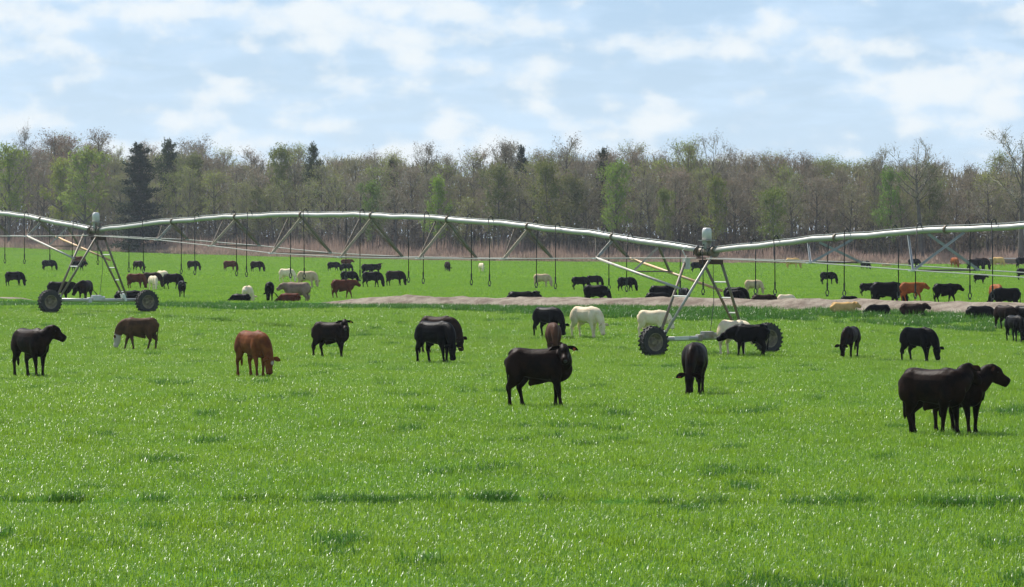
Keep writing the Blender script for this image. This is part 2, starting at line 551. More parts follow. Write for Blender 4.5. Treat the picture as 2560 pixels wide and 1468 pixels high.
def gn_instancer(name, pts, rots, scls, idxs, meshes, label):
    """one 'stuff' object: points with rotation and scale that geometry nodes turn into blades of the given patches"""
    me = bpy.data.meshes.new(name)
    me.vertices.add(len(pts))
    me.vertices.foreach_set('co', np.asarray(pts, np.float32).ravel())
    for nm, arr, ty in (('rz', rots, 'FLOAT'), ('sc', scls, 'FLOAT'), ('pick', idxs, 'INT')):
        at = me.attributes.new(nm, ty, 'POINT')
        at.data.foreach_set('value', np.asarray(arr, np.float32 if ty == 'FLOAT' else np.int32))
    me.update()
    o = bpy.data.objects.new(name, me)
    link(o)
    tag(o, label, kind='stuff')
    ng = bpy.data.node_groups.new(name + '_nodes', 'GeometryNodeTree')
    ng.interface.new_socket('Geometry', in_out='INPUT', socket_type='NodeSocketGeometry')
    ng.interface.new_socket('Geometry', in_out='OUTPUT', socket_type='NodeSocketGeometry')
    N, L = ng.nodes, ng.links
    gi, go = N.new('NodeGroupInput'), N.new('NodeGroupOutput')
    m2p = N.new('GeometryNodeMeshToPoints')
    L.new(gi.outputs[0], m2p.inputs[0])
    join = N.new('GeometryNodeGeometryToInstance')
    for me2 in reversed(meshes):
        src = bpy.data.objects.new(me2.name, me2)      # kept out of the scene: only a source of geometry
        oi = N.new('GeometryNodeObjectInfo')
        oi.inputs[0].default_value = src
        L.new(oi.outputs['Geometry'], join.inputs[0])
    iop = N.new('GeometryNodeInstanceOnPoints')
    iop.inputs['Pick Instance'].default_value = True
    L.new(m2p.outputs[0], iop.inputs['Points'])
    L.new(join.outputs[0], iop.inputs['Instance'])

    def named(nm, ty):
        n = N.new('GeometryNodeInputNamedAttribute')
        n.data_type = ty
        n.inputs[0].default_value = nm
        return n.outputs[0]
    L.new(named('pick', 'INT'), iop.inputs['Instance Index'])
    cx = N.new('ShaderNodeCombineXYZ')
    L.new(named('rz', 'FLOAT'), cx.inputs[2])
    L.new(cx.outputs[0], iop.inputs['Rotation'])
    sx = N.new('ShaderNodeCombineXYZ')
    for i in range(3):
        L.new(named('sc', 'FLOAT'), sx.inputs[i])
    L.new(sx.outputs[0], iop.inputs['Scale'])
    L.new(iop.outputs[0], go.inputs[0])
    md = o.modifiers.new('patches', 'NODES')
    md.node_group = ng
    return o


def scatter(y0, y1, dens, margin, seed):
    """random ground points in the field of view widened by a margin"""
    r = np.random.default_rng(seed)
    half = lambda y: 0.1425 * y + margin
    st = dens ** -0.5
    x, y = np.meshgrid(np.arange(-half(y1), half(y1), st), np.arange(y0, y1, st))
    x = (x + r.uniform(-.45, .45, x.shape) * st).ravel()
    y = (y + r.uniform(-.45, .45, y.shape) * st).ravel()
    k = np.abs(x) < half(y)
    return x[k], y[k]


def vnoise(x, y, s, seed=0.0):
    return np.array([mnoise.noise(Vector((a * s, b * s, seed))) for a, b in zip(x, y)])


def build_grass():
    patches = [tuft_mesh('grass_patch', M_GRASS, 330, 0.55, 0.05, 0.13, 0.008, 0.95, 40 + i) for i in range(5)]
    coarse = [tuft_mesh('coarse_grass_patch', M_FARGRASS, 150, 0.9, 0.07, 0.16, 0.03, 0.8, 50 + i) for i in range(3)]
    tufts = [tuft_mesh('tall_grass_tuft', M_GRASS, 130, 0.26, 0.10, 0.24, 0.009, 0.6, 60 + i) for i in range(2)]
    dark_tufts = [tuft_mesh('dark_grass_tuft', M_DARKGRASS, 160, 0.30, 0.08, 0.22, 0.009, 0.7, 70 + i) for i in range(2)]
    sets = patches + tufts + dark_tufts + coarse
    X, Y, S, I = [], [], [], []
    for (y0, y1, dens, sc) in ((33, 70, 3.0, 1.0), (70, 118, 2.2, 1.08), (118, 172, 1.5, 1.2), (172, 330, 0.8, 1.0), (330, 780, 0.16, 1.6)):
        x, y = scatter(y0, y1, dens, 4.0, int(y0))
        k = sand_at(x, y) < np.random.default_rng(8).uniform(0.02, 0.7, len(x)) ** 1.5
        x, y = x[k], y[k]
        r = np.random.default_rng(int(y1))
        X.append(x); Y.append(y)
        S.append(sc * r.uniform(0.8, 1.15, len(x)))
        i = r.integers(0, 5, len(x)) if y0 < 172 else r.integers(9, 12, len(x))
        if y0 > 300:
            k = y < edge_y(x) + 1
            x, y, i = x[k], y[k], i[k]
            X[-1], Y[-1], S[-1] = x, y, S[-1][k]
        lu = dark_green_at(x, y) * r.uniform(0.3, 1.3, len(x)) > 0.36
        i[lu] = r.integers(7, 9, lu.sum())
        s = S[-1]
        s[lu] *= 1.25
        I.append(i)
    # taller clumps, gathered by a noise
    for (y0, y1, dens) in ((33, 75, 5.0), (75, 172, 2.2)):
        x, y = scatter(y0, y1, dens, 3.0, int(y0) + 5)
        r0 = np.random.default_rng(31).random(len(x))
        nz = 0.75 * vnoise(x, y * 0.5, 0.75, 3.0) + 0.5 * vnoise(x, y * 0.7, 2.4, 8.0)
        k = (nz > 0.30 - 0.10 * r0) & (sand_at(x, y) < 0.1)
        x, y, nz, r0 = x[k], y[k], nz[k], r0[k]
        r = np.random.default_rng(9)
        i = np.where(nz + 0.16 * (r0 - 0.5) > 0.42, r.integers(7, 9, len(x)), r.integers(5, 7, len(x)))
        X.append(x); Y.append(y); I.append(i); S.append(r.uniform(0.6, 1.05, len(x)))
    # along the wheel rut
    r = np.random.default_rng(5)
    x = r.uniform(-10, 10, 260)
    rut = 47.6 + 0.25 * np.sin(x * 0.5) - 0.03 * x
    y = rut + 0.15 + r.normal(0.25, 0.22, 260)
    k = vnoise(x, y * 0, 0.8, 1.0) + 0.5 * vnoise(x, y * 0, 3.1, 4.0) > 0.0
    x, y = x[k], y[k]
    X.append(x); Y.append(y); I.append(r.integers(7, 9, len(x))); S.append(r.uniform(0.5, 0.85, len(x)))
    X, Y, S, I = map(np.concatenate, (X, Y, S, I))
    Z = gz(X, Y) - 0.005
    R = np.random.default_rng(2).uniform(0, 6.28, len(X))
    gn_instancer('grass', np.stack([X, Y, Z], -1), R, S, I, sets, 'short bright green grass with darker tussocks over the pasture')


build_grass()

# ------------------------------------------------------------------ wood: trees one by one
def ribbon_tris(p0, p1, w0, r):
    """thin three-sided twigs as flat crossing slivers; returns verts (n*3) and tri faces"""
    n = len(p0)
    d = p1 - p0
    a = r.normal(0, 1, (n, 3))
    s = np.cross(d, a)
    s /= (np.linalg.norm(s, axis=1, keepdims=True) + 1e-9)
    w = np.asarray(w0).reshape(-1, 1) * np.ones((n, 1))
    V = np.stack([p0 - s * w * 0.5, p0 + s * w * 0.5, p1], 1)
    F = np.arange(n * 3).reshape(n, 3)
    return V.reshape(-1, 3), F


def leaf_tris(c, size, r, flat=0.0):
    n = len(c)
    a = r.normal(0, 1, (n, 3)); a[:, 2] *= (1 - flat)
    b = r.normal(0, 1, (n, 3))
    a /= np.linalg.norm(a, axis=1, keepdims=True)
    b = np.cross(a, b); b /= (np.linalg.norm(b, axis=1, keepdims=True) + 1e-9)
    s = size * r.uniform(0.6, 1.4, (n, 1))
    V = np.stack([c - a * s * 0.5, c + b * s * 0.35, c + a * s * 0.6], 1)
    return V.reshape(-1, 3), np.arange(n * 3).reshape(n, 3)


def tube(path, radii, seg=6):
    """verts and quads of a tapered tube; closed at the ends"""
    path = [Vector(p) for p in path]
    V, Fq = [], []
    for i, p in enumerate(path):
        t = (path[min(i + 1, len(path) - 1)] - path[max(i - 1, 0)])
        t = t.normalized() if t.length > 1e-9 else Vector((0, 0, 1))
        a = t.cross(Vector((0, 0, 1)) if abs(t.z) < 0.95 else Vector((1, 0, 0))).normalized()
        b = t.cross(a)
        for k in range(seg):
            an = 2 * math.pi * k / seg
            V.append(p + (a * math.cos(an) + b * math.sin(an)) * radii[i])
    for i in range(len(path) - 1):
        for k in range(seg):
            k2 = (k + 1) % seg
            Fq.append((i * seg + k, i * seg + k2, (i + 1) * seg + k2, (i + 1) * seg + k))
    return V, Fq


class MB:
    """collects shapes and links them as one mesh"""
    def __init__(s):
        s.V, s.F, s.M = [], [], []

    def add(s, V, F, mi=0):
        o = len(s.V)
        s.V += [tuple(v) for v in V]
        s.F += [tuple(i + o for i in f) for f in F]
        s.M += [mi] * len(F)
        return s

    def tube(s, path, r, seg=8, caps=True, mi=0):
        rr = r if isinstance(r, (list, tuple)) else [r] * len(path)
        V, F = tube(path, rr, seg)
        if caps:
            n = len(path)
            F = F + [tuple(range(seg))[::-1], tuple((n - 1) * seg + k for k in range(seg))]
        return s.add(V, F, mi)

    def box(s, c, size, rot=None, bev=0.0, mi=0):
        c = Vector(c)
        hx, hy, hz = size[0] / 2, size[1] / 2, size[2] / 2
        bm = bmesh.new()
        bmesh.ops.create_cube(bm, size=1.0)
        for v in bm.verts:
            v.co = Vector((v.co.x * size[0], v.co.y * size[1], v.co.z * size[2]))
        if bev > 0:
            bmesh.ops.bevel(bm, geom=list(bm.edges), offset=bev, segments=2, affect='EDGES', profile=0.6)
        M = rot if rot is not None else Matrix.Identity(3)
        bm.verts.index_update()
        V = [c + M @ v.co for v in bm.verts]
        F = [[v.index for v in f.verts] for f in bm.faces]
        bm.free()
        return s.add(V, F, mi)

    def build(s, name, mats, parent=None, smooth=False):
        me = bpy.data.meshes.new(name)
        me.from_pydata(s.V, [], s.F)
        for m in (mats if isinstance(mats, (list, tuple)) else [mats]):
            me.materials.append(m)
        me.polygons.foreach_set('material_index', s.M)
        me.polygons.foreach_set('use_smooth', [smooth] * len(s.F))
        me.update()
        return mesh_obj(name, me, None, parent)


def make_tree_meshes(seed, H=16.0, spread=3.2, crown0=0.34, limbs=15, leaf_n=1500, leaf_size=0.28, twig_n=3, roundness=0.6, lean=0.3, open_=False):
    """returns (trunk mesh, crown mesh): tapered trunk with limbs, then twigs and young leaves"""
    r = np.random.default_rng(seed)
    rd = random.Random(seed)
    tm = MB()
    pts, rad = [], []
    lx, ly = r.normal(0, lean, 2)
    r0 = 0.013 * H * rd.uniform(0.8, 1.2) * (1.5 if open_ else 1)
    for i in range(8):
        f = i / 7
        pts.append(Vector((lx * f + 0.18 * math.sin(f * 5 + seed), ly * f + 0.18 * math.cos(f * 4 + seed), H * 0.93 * f - (0.4 if i == 0 else 0))))
        rad.append(r0 * ((1.35 if i == 0 else 1) * (1 - f) ** 0.8 + 0.06))
    tm.tube(pts, rad, 7)

    def at(f):
        k = min(6, int(f * 7)); u = f * 7 - k
        return pts[k].lerp(pts[k + 1], u)
    tips0, tips1 = [], []
    centers = []
    for i in range(limbs):
        f = crown0 + (0.97 - crown0) * (i + rd.random() * 0.8) / limbs
        g = (f - crown0) / (1 - crown0)
        prof = (math.sin(math.pi * min(1, 0.25 + g * 0.75)) ** roundness) if not open_ else (0.75 + 0.5 * math.sin(math.pi * g))
        L = spread * prof * rd.uniform(0.65, 1.15)
        az = i * 2.4 + rd.uniform(-0.5, 0.5)
        rise = rd.uniform(0.45, 1.1) + g * 0.9
        b0 = at(f * 0.93)
        d = Vector((math.cos(az), math.sin(az), rise)).normalized()
        p1 = b0 + d * L * 0.5 + Vector((0, 0, -0.03 * L))
        p2 = b0 + d * L + Vector((0, 0, 0.12 * L))
        rb = r0 * (1 - f) ** 0.8 * 0.55 + 0.035
        tm.tube([b0, p1, p2], [rb, rb * 0.6, rb * 0.22], 4, caps=False)
        for j in range(6):
            u = rd.uniform(0.25, 1.0)
            q0 = b0.lerp(p1, u * 2) if u < 0.5 else p1.lerp(p2, u * 2 - 1)
            dd = (d * 0.7 + Vector((rd.gauss(0, .6), rd.gauss(0, .6), rd.uniform(-0.1, 0.9)))).normalized()
            l2 = L * rd.uniform(0.22, 0.42) + 0.3
            q1 = q0 + dd * l2
            tips0.append(q0); tips1.append(q1)
            for k in range(5):
                w = rd.uniform(0.25, 1.0)
                s0 = q0.lerp(q1, w)
                sd = (dd + Vector((rd.gauss(0, .7), rd.gauss(0, .7), rd.uniform(-0.1, 0.8)))).normalized()
                s1 = s0 + sd * rd.uniform(0.5, 1.1) * (0.6 + 0.12 * spread)
                centers.append((s0, s1))
    A = np.array([tuple(v) for v in tips0]); B = np.array([tuple(v) for v in tips1])
    V1, F1 = ribbon_tris(A, B, 0.14 if open_ else 0.075, r)
    S0 = np.array([tuple(c[0]) for c in centers]); S1 = np.array([tuple(c[1]) for c in centers])
    V2, F2 = ribbon_tris(S0, S1, 0.08 if open_ else 0.048, r)
    allv, allf, mi = [V1, V2], [F1, F2 + len(V1)], [0] * (len(F1) + len(F2))
    off = len(V1) + len(V2)
    rep = np.repeat(np.arange(len(S0)), twig_n)
    u = r.uniform(0.2, 1, (len(rep), 1))
    t0 = S0[rep] * (1 - u) + S1[rep] * u
    t1 = t0 + (S1[rep] - S0[rep]) * 0.35 + r.normal(0, 0.30, (len(rep), 3)) + np.array([0, 0, 0.12])
    V3, F3 = ribbon_tris(t0, t1, 0.036, r)
    allv.append(V3); allf.append(F3 + off); mi += [0] * len(F3); off += len(V3)
    if leaf_n:
        pick = r.integers(0, len(t1), leaf_n)
        c = t1[pick] + r.normal(0, 0.16, (leaf_n, 3))
        V4, F4 = leaf_tris(c, leaf_size, r)
        allv.append(V4); allf.append(F4 + off); mi += [1] * len(F4)
    cm = np_mesh('crown', np.concatenate(allv), np.concatenate(allf), [M_TWIG, M_LEAF], mi)
    me = bpy.data.meshes.new('trunk')
    me.from_pydata(tm.V, [], tm.F)
    me.materials.append(M_BARK)
    me.polygons.foreach_set('use_smooth', [True] * len(tm.F))
    me.update()
    return me, cm


def make_evergreen_meshes(seed, H=15.0, spread=3.5, leaf_n=14000, cone=True, base=0.05, leaf_size=0.36):
    r = np.random.default_rng(seed)
    rd = random.Random(seed)
    tm = MB()
    tm.tube([(0, 0, -0.4), (0.1, 0, H * 0.4), (0, 0.1, H * 0.97)], [0.24, 0.17, 0.03], 7)
    cl, sz = [], []
    nb = 95
    t0, t1 = [], []
    for i in range(nb):
        g = (i + rd.random()) / nb
        z = H * (base + (1 - base) * g)
        R = spread * ((1 - g) ** 0.55 * (0.8 + 0.25 * math.sin(i * 0.37)) if cone else math.sin(math.pi * (0.12 + 0.86 * g)) ** 0.7) * rd.uniform(0.55, 1.15) + 0.15
        az = i * 2.399 + rd.uniform(-.4, .4)
        tip = Vector((math.cos(az) * R, math.sin(az) * R, z + rd.uniform(-0.3, 0.7)))
        root = Vector((0, 0, z - 0.4))
        t0.append(root); t1.append(tip)
        k = int(leaf_n / nb * (0.4 + 1.2 * R / spread))
        u = r.uniform(0.25, 1.05, (k, 1))
        P = np.array(tuple(root)) * (1 - u) + np.array(tuple(tip)) * u
        P = P + r.normal(0, 1, (k, 3)) * np.array([0.42, 0.42, 0.26]) * (0.35 + 0.35 * R / spread * 1.6)
        cl.append(P)
    for a, b in zip(t0, t1):
        tm.tube([a, a.lerp(b, .5) + Vector((0, 0, .1)), b], [0.05, 0.03, 0.01], 3, caps=False)
    C = np.concatenate(cl)
    V, F = leaf_tris(C, leaf_size, r)
    cm = np_mesh('crown', V, F, [M_LEAF])
    me = bpy.data.meshes.new('trunk')
    me.from_pydata(tm.V, [], tm.F)
    me.materials.append(M_BARK)
    me.update()
    return me, cm


BARE = [make_tree_meshes(100 + i, 16, 2.6 + 0.35 * (i % 4), 0.26 + 0.06 * (i % 3), 15, 1900 + 700 * (i % 3), 0.21, 3, 0.5 + 0.2 * (i % 2)) for i in range(8)]
LEAFY = [make_tree_meshes(200 + i, 14, 3.1, 0.22, 15, 4200, 0.34, 2, 0.6) for i in range(3)]
OPEN = [make_tree_meshes(310, 18, 4.4, 0.50, 12, 900, 0.25, 3, 0.5, 0.5, True), make_tree_meshes(311, 18, 4.4, 0.60, 14, 900, 0.22, 4, 0.5, 0.4, True)]
EVER = [make_evergreen_meshes(400), make_evergreen_meshes(401, 15, 2.6, 5000, False, 0.45)]
NTREE = 0
TOPZ = {}


def tree(px, dback, top_px, kind, k, color, label, group=None, wide=1.0, rot=None, base_name='bare_tree'):
    """stands dback metres behind the field edge, its top reaching top_px in the photograph"""
    global NTREE
    # find the place: x from the line of sight, y from the edge line
    d = 560.0
    for _ in range(12):
        d = float(edge_y((px - CX) / F_PX * d)) + dback
    x = (px - CX) / F_PX * d
    z0 = float(gz(x, d)) - 0.1
    topz = HC + (HOR - top_px) * d / F_PX
    src = {'bare': BARE, 'leafy': LEAFY, 'open': OPEN, 'ever': EVER}[kind]
    tm, cm = src[k % len(src)]
    if cm.name not in TOPZ:
        co = np.empty(len(cm.vertices) * 3, np.float32)
        cm.vertices.foreach_get('co', co)
        TOPZ[cm.name] = float(np.percentile(co[2::3], 99.3))
    H = TOPZ[cm.name]
    s = (topz - z0) / H
    sw = (0.55 + 0.45 * s) * wide
    rt = rot if rot is not None else (NTREE * 2.4) % 6.28
    NTREE += 1
    o = empty(base_name, (x, d, z0), rt, label, 'tree', group)
    t = mesh_obj('trunk', tm, None, o)
    c = mesh_obj('crown', cm, None, o)
    o.scale = (sw, sw, s)
    c.color = rgba(color)
    return o


GREY = [(0.33, 0.27, 0.20), (0.36, 0.28, 0.21), (0.29, 0.25, 0.19), (0.33, 0.26, 0.19), (0.31, 0.30, 0.15)]
OLIVE = (0.20, 0.22, 0.07)
LIME = (0.32, 0.40, 0.08)
DARK = (0.028, 0.052, 0.026)


def skyline(px):
    """height in the photograph of the wood's general skyline"""
    return float(np.interp(px, [-600, 0, 90, 150, 240, 330, 430, 520, 600, 700, 800, 880, 1000, 1090, 1170, 1250, 1400, 1500, 1600, 1720, 1800, 1900, 2100, 2200, 2300, 2400, 2480, 2560, 3200],
                           [350, 368, 372, 338, 375, 372, 352, 372, 392, 385, 378, 372, 385, 378, 415, 372, 372, 378, 372, 372, 378, 378, 384, 388, 392, 402, 395, 402, 390]))


def build_wood():
    R = random.Random(4)
    # trees with a look of their own
    sp = [
        (348, 5, 366, 'ever', 0, DARK, 'big dark cone-shaped evergreen at the wood edge above the left wheel tower', 1.5, 'evergreen_tree'),
        (422, 34, 352, 'ever', 1, (0.05, 0.085, 0.035), 'dark round-topped pine just right of the big cone-shaped evergreen', 0.8, 'pine_tree'),
        (783, 30, 362, 'ever', 1, (0.07, 0.10, 0.045), 'dark round-topped pine standing alone left of the middle of the wood', 0.62, 'pine_tree'),
        (979, 40, 398, 'ever', 1, DARK, 'small dark bushy pine poking up through grey crowns left of centre', 0.42, 'pine_tree'),
        (1304, 38, 366, 'ever', 1, DARK, 'slim dark pine above the middle of the wood', 0.45, 'pine_tree'),
        (1508, 36, 374, 'ever', 1, (0.05, 0.065, 0.035), 'small dark bushy pine right of centre at the skyline', 0.5, 'pine_tree'),
        (215, 6, 370, 'leafy', 0, LIME, 'bright lime green leafing tree left of the big evergreen', 1.35, 'leafing_tree'),
        (160, 8, 400, 'leafy', 1, (0.34, 0.38, 0.07), 'yellow green leafing tree behind the left span, beside the limest one', 1.2, 'leafing_tree'),
        (18, 8, 362, 'leafy', 2, (0.30, 0.38, 0.06), 'green leafing tree at the left edge of the photo', 1.2, 'leafing_tree'),
        (145, 30, 332, 'bare', 2, (0.24, 0.15, 0.10), 'reddish brown budding tree with broad round crown near the left edge', 1.5, 'budding_tree'),
        (62, 34, 318, 'bare', 3, (0.2, 0.17, 0.14), 'tall thin pale bare tree standing highest near the left edge', 0.7, 'bare_tree'),
        (250, 32, 326, 'bare', 4, (0.27, 0.19, 0.14), 'wide pale bare crown between the budding tree and the evergreen', 1.4, 'bare_tree'),
        (485, 26, 384, 'leafy', 0, (0.21, 0.24, 0.09), 'olive green thin-leaved tree right of the big evergreen', 0.9, 'leafing_tree'),
        (700, 30, 366, 'leafy', 1, (0.26, 0.30, 0.09), 'pale yellow green tree left of the lone round pine', 0.85, 'leafing_tree'),
        (645, 14, 470, 'leafy', 2, (0.20, 0.21, 0.08), 'low olive green tree below the pale yellow green one', 0.9, 'leafing_tree'),
        (930, 14, 452, 'leafy', 0, (0.19, 0.29, 0.06), 'low green leafing tree left of centre above the pipe', 0.8, 'leafing_tree'),
        (1090, 12, 442, 'leafy', 1, (0.28, 0.42, 0.05), 'brightest lime sapling tree above the middle of the pipe', 0.75, 'leafing_tree'),
        (1250, 14, 412, 'leafy', 2, (0.21, 0.23, 0.08), 'olive leafing tree below the slim central pine', 1.0, 'leafing_tree'),
        (1365, 16, 400, 'leafy', 0, (0.22, 0.24, 0.07), 'yellow olive tree right of the slim central pine', 1.0, 'leafing_tree'),
        (1425, 12, 440, 'leafy', 1, (0.19, 0.19, 0.08), 'brown olive tree with dark forked trunk at centre right', 1.0, 'leafing_tree'),
        (1545, 14, 404, 'leafy', 2, (0.28, 0.40, 0.07), 'bright green crown on a bare stem, right of centre', 0.85, 'leafing_tree'),
        (1660, 10, 470, 'leafy', 0, (0.24, 0.28, 0.08), 'thin yellow green tree left of the right wheel tower', 0.6, 'leafing_tree'),
        (1790, 10, 440, 'leafy', 1, (0.26, 0.29, 0.07), 'tall yellow green tree just behind the right wheel tower', 0.75, 'leafing_tree'),
        (1935, 10, 470, 'leafy', 2, (0.24, 0.30, 0.07), 'yellow green low-branched tree right of the right wheel tower', 0.9, 'leafing_tree'),
        (2225, 14, 418, 'leafy', 0, (0.23, 0.37, 0.08), 'vivid green narrow tree in the right part of the wood', 0.7, 'leafing_tree'),
        (2330, 20, 412, 'leafy', 1, (0.20, 0.22, 0.09), 'dull green tree right of the vivid green one', 0.8, 'leafing_tree'),
        (1780, 30, 332, 'open', 0, (0.2, 0.15, 0.12), 'tall bare tree with fan crown above the right wheel tower', 0.75, 'bare_tree'),
        (2300, 12, 352, 'open', 1, (0.22, 0.16, 0.13), 'tall bare tree with round umbrella crown in the right part of the wood', 1.15, 'bare_tree'),
        (2556, 6, 318, 'open', 0, (0.08, 0.08, 0.05), 'tallest dark open-crowned tree cut by the right photo edge', 1.15, 'bare_tree'),
        (1265, 32, 350, 'bare', 5, (0.2, 0.16, 0.13), 'rounded bare crown just left of the slim central pine', 0.9, 'bare_tree'),
        (1420, 30, 342, 'bare', 6, (0.2, 0.16, 0.13), 'tall bare crowns in the gap right of the slim central pine', 1.1, 'bare_tree'),
        (1075, 32, 358, 'bare', 7, (0.2, 0.16, 0.13), 'grey bare crown left of the low notch at the wood centre', 0.9, 'bare_tree'),
        (2180, 20, 395, 'bare', 1, (0.2, 0.16, 0.13), 'twiggy leaning bare tree left of the umbrella crown', 0.6, 'bare_tree'),
    ]
    for px, db, top, kd, k, c, lab, w, nm in sp:
        tree(px, db, top, kd, k, c, lab, None, w, None, nm)
    zones = [(0, 'off the left photo edge'), (130, 'at the far left'), (285, 'left of the big evergreen'), (430, 'around the big cone-shaped evergreen'), (600, 'right of the big evergreen'),
             (740, 'left of the lone round pine'), (870, 'around the lone round pine'), (1010, 'around the small left pine'), (1200, 'at the low notch of the skyline'),
             (1400, 'around the slim central pine'), (1580, 'around the bright green crown'), (1740, 'left of the right wheel tower'), (1900, 'above the right wheel tower'),
             (2120, 'between right tower and vivid green tree'), (2260, 'around the vivid green tree'), (2400, 'around the umbrella-crowned tree'), (2560, 'at the far right'), (9999, 'off the right photo edge')]
    labels = ['bare grey-brown tree standing in the front row of the wood', 'bare grey-brown tree packed in the middle of the wood', 'bare grey-brown tree at the back of the wood, mostly crown showing']
    n = 0
    for row in range(6):
        px = -420 + R.uniform(0, 50)
        while px < 2980:
            tp = skyline(px)
            jit = {0: 70, 1: 48, 2: 30, 3: 14, 4: 6, 5: 4}[row]
            top = tp + jit + R.uniform(-20, 28)
            kind = 'bare'
            col = GREY[R.randrange(5)]
            where = next(z for lim, z in zones if px < lim)
            olive = R.random() < (0.48 if px < 1100 else 0.36)
            if olive:
                col = R.choice([(0.34, 0.36, 0.12), (0.38, 0.42, 0.11), (0.33, 0.40, 0.10)])
            depth = ('front row' if row == 0 else 'second row' if row == 1 else 'middle rows' if row < 4 else 'back rows')
            lab = ('olive-tinged budding tree' if olive else 'bare grey-brown tree') + ' in the ' + depth + ', ' + where
            tall = R.uniform(14, 26) if (row > 2 and R.random() < 0.16) else 0
            tree(px, 19 + row * 8 + R.uniform(-3, 3), top - tall, kind, R.randrange(8), col, lab, 'trees of the wood', R.uniform(0.85, 1.3), R.uniform(0, 6.28))
            n += 1
            px += R.uniform(52, 92)
    print('trees', n + len(sp))

    # what nobody could count: thicket under and behind the trees, dry brush in front
    r = np.random.default_rng(77)

    def line_points(n, b0, b1):
        X = r.uniform(-150, 135, n)
        B = r.uniform(b0, b1, n)
        return X, edge_y(X) + B
    # far thicket: upright stems and twigs
    n = 110000
    X, Y = line_points(n, 44, 78)
    Z = gz(X, Y)
    hs = np.array([(HOR - skyline(CX + F_PX * x / y)) * y / F_PX + HC for x, y in zip(X, Y)])
    u = r.uniform(0, 1, n) ** 1.25
    z0 = Z + (hs - Z - 2.5) * u
    p0 = np.stack([X, Y, z0], -1)
    p1 = p0 + np.stack([r.normal(0, 0.5, n), r.normal(0, 0.5, n), r.uniform(0.4, 2.0, n)], -1)
    V, F = ribbon_tris(p0, p1, r.uniform(0.08, 0.42, n), r)
    m = stuff_leaf_mat('far_thicket', ((0.29, 0.25, 0.18), (0.27, 0.28, 0.13), (0.19, 0.165, 0.13)))
    o = mesh_obj('distant_wood', np_mesh('distant_wood', V, F, [m]))
    tag(o, 'dense grey-brown twigs filling the depth of the wood', kind='stuff')
    # understory at the wood's edge
    nc = 560
    CXs, CYs = line_points(nc, 17, 34)
    ch = r.uniform(1.2, 6.5, nc) * (0.7 + 0.6 * r.random(nc))
    cw = r.uniform(1.0, 2.6, nc)
    per = 190
    rep = np.repeat(np.arange(nc), per)
    X = CXs[rep] + r.normal(0, 0.55, nc * per) * cw[rep]
    Y = CYs[rep] + r.normal(0, 0.55, nc * per) * cw[rep]
    u = r.uniform(0, 1, nc * per)
    Zt = gz(X, Y) + ch[rep] * u
    p0 = np.stack([X, Y, Zt], -1)
    p1 = p0 + np.stack([r.normal(0, 0.35, nc * per), r.normal(0, 0.35, nc * per), r.uniform(0.1, 0.8, nc * per)], -1)
    V, F = ribbon_tris(p0, p1, r.uniform(0.08, 0.26, nc * per), r)
    m = stuff_leaf_mat('understory', ((0.15, 0.125, 0.10), (0.085, 0.095, 0.06), (0.22, 0.18, 0.14)))
    o = mesh_obj('undergrowth', np_mesh('undergrowth', V, F, [m]))
    tag(o, 'dark tangled undergrowth along the foot of the wood', kind='stuff')
    # dry pinkish brush between field and wood
    n = 90000
    X, Y = line_points(n, 0.5, 17)
    B = Y - edge_y(X)
    cl = 0.5 + 0.5 * np.sin(X * 0.42 + np.sin(Y * 0.3) * 2) * np.sin(X * 0.13 + Y * 0.21 + 1)
    h = (0.9 + 0.125 * B) * (0.65 + 0.6 * cl) * r.uniform(0.6, 1.15, n)
    h = h * (1.25 - 0.35 * sstep(-10, 30, X))
    p0 = np.stack([X, Y, gz(X, Y) + h * r.uniform(0, 0.55, n)], -1)
    p1 = p0 + np.stack([r.normal(0, 0.18, n), r.normal(0, 0.18, n), h * 0.5], -1)
    V, F = ribbon_tris(p0, p1, r.uniform(0.05, 0.16, n), r)
    m = stuff_leaf_mat('dry_brush', ((0.40, 0.285, 0.235), (0.30, 0.215, 0.18), (0.46, 0.35, 0.27)), 0.4, 0.3)
    o = mesh_obj('dry_brush', np_mesh('dry_brush', V, F, [m]))
    tag(o, 'strip of dry pinkish-brown brush between field and wood', kind='stuff')


build_wood()

# ------------------------------------------------------------------ centre-pivot irrigation machine
S_R, S_L = 71.0, 54.0
TR = Vector(((1767 - CX) / S_R, F_PX / S_R, 0))
TL = Vector(((240 - CX) / S_L, F_PX / S_L, 0))
U = (TL - TR).normalized()                       # along the pipe, away from the camera
SPAN = (TL - TR).length
Vv = Vector((U.y, -U.x, 0))                      # across, to the right
ZP_R, ZP_L = 3.09, 3.89
RZ = math.atan2(Vv.y, Vv.x)
TL2 = TL + U * SPAN
TR2 = TR - U * SPAN


def pipe_point(name, t):
    """a point of the pipe's centre line, t metres from the span's near end"""
    if name == 'mid':
        base, z0, z1, crown = TR, ZP_R, ZP_L, 1.0
    elif name == 'left':
        base, z0, z1, crown = TL, ZP_L, 4.85, 1.0
    else:
        base, z0, z1, crown = TR2, 2.9, ZP_R, 1.02
    f = t / SPAN
    p = base + U * t
    p.z = z0 + (z1 - z0) * f + crown * 4 * f * (1 - f)
    return p


def brace_bar(name, a, b, w, mat, parent):
    """angle iron between two points"""
    a, b = Vector(a), Vector(b)
    d = (b - a)
    L = d.length
    q = d.to_track_quat('X', 'Z').to_matrix()
    m = MB()
    m.box((a + b) / 2 + q @ Vector((0, 0, -w / 2)), (L, w, 0.012), q)
    m.box((a + b) / 2 + q @ Vector((0, w / 2, 0.002)), (L, 0.012, w), q)
    return m.build(name, mat, parent)


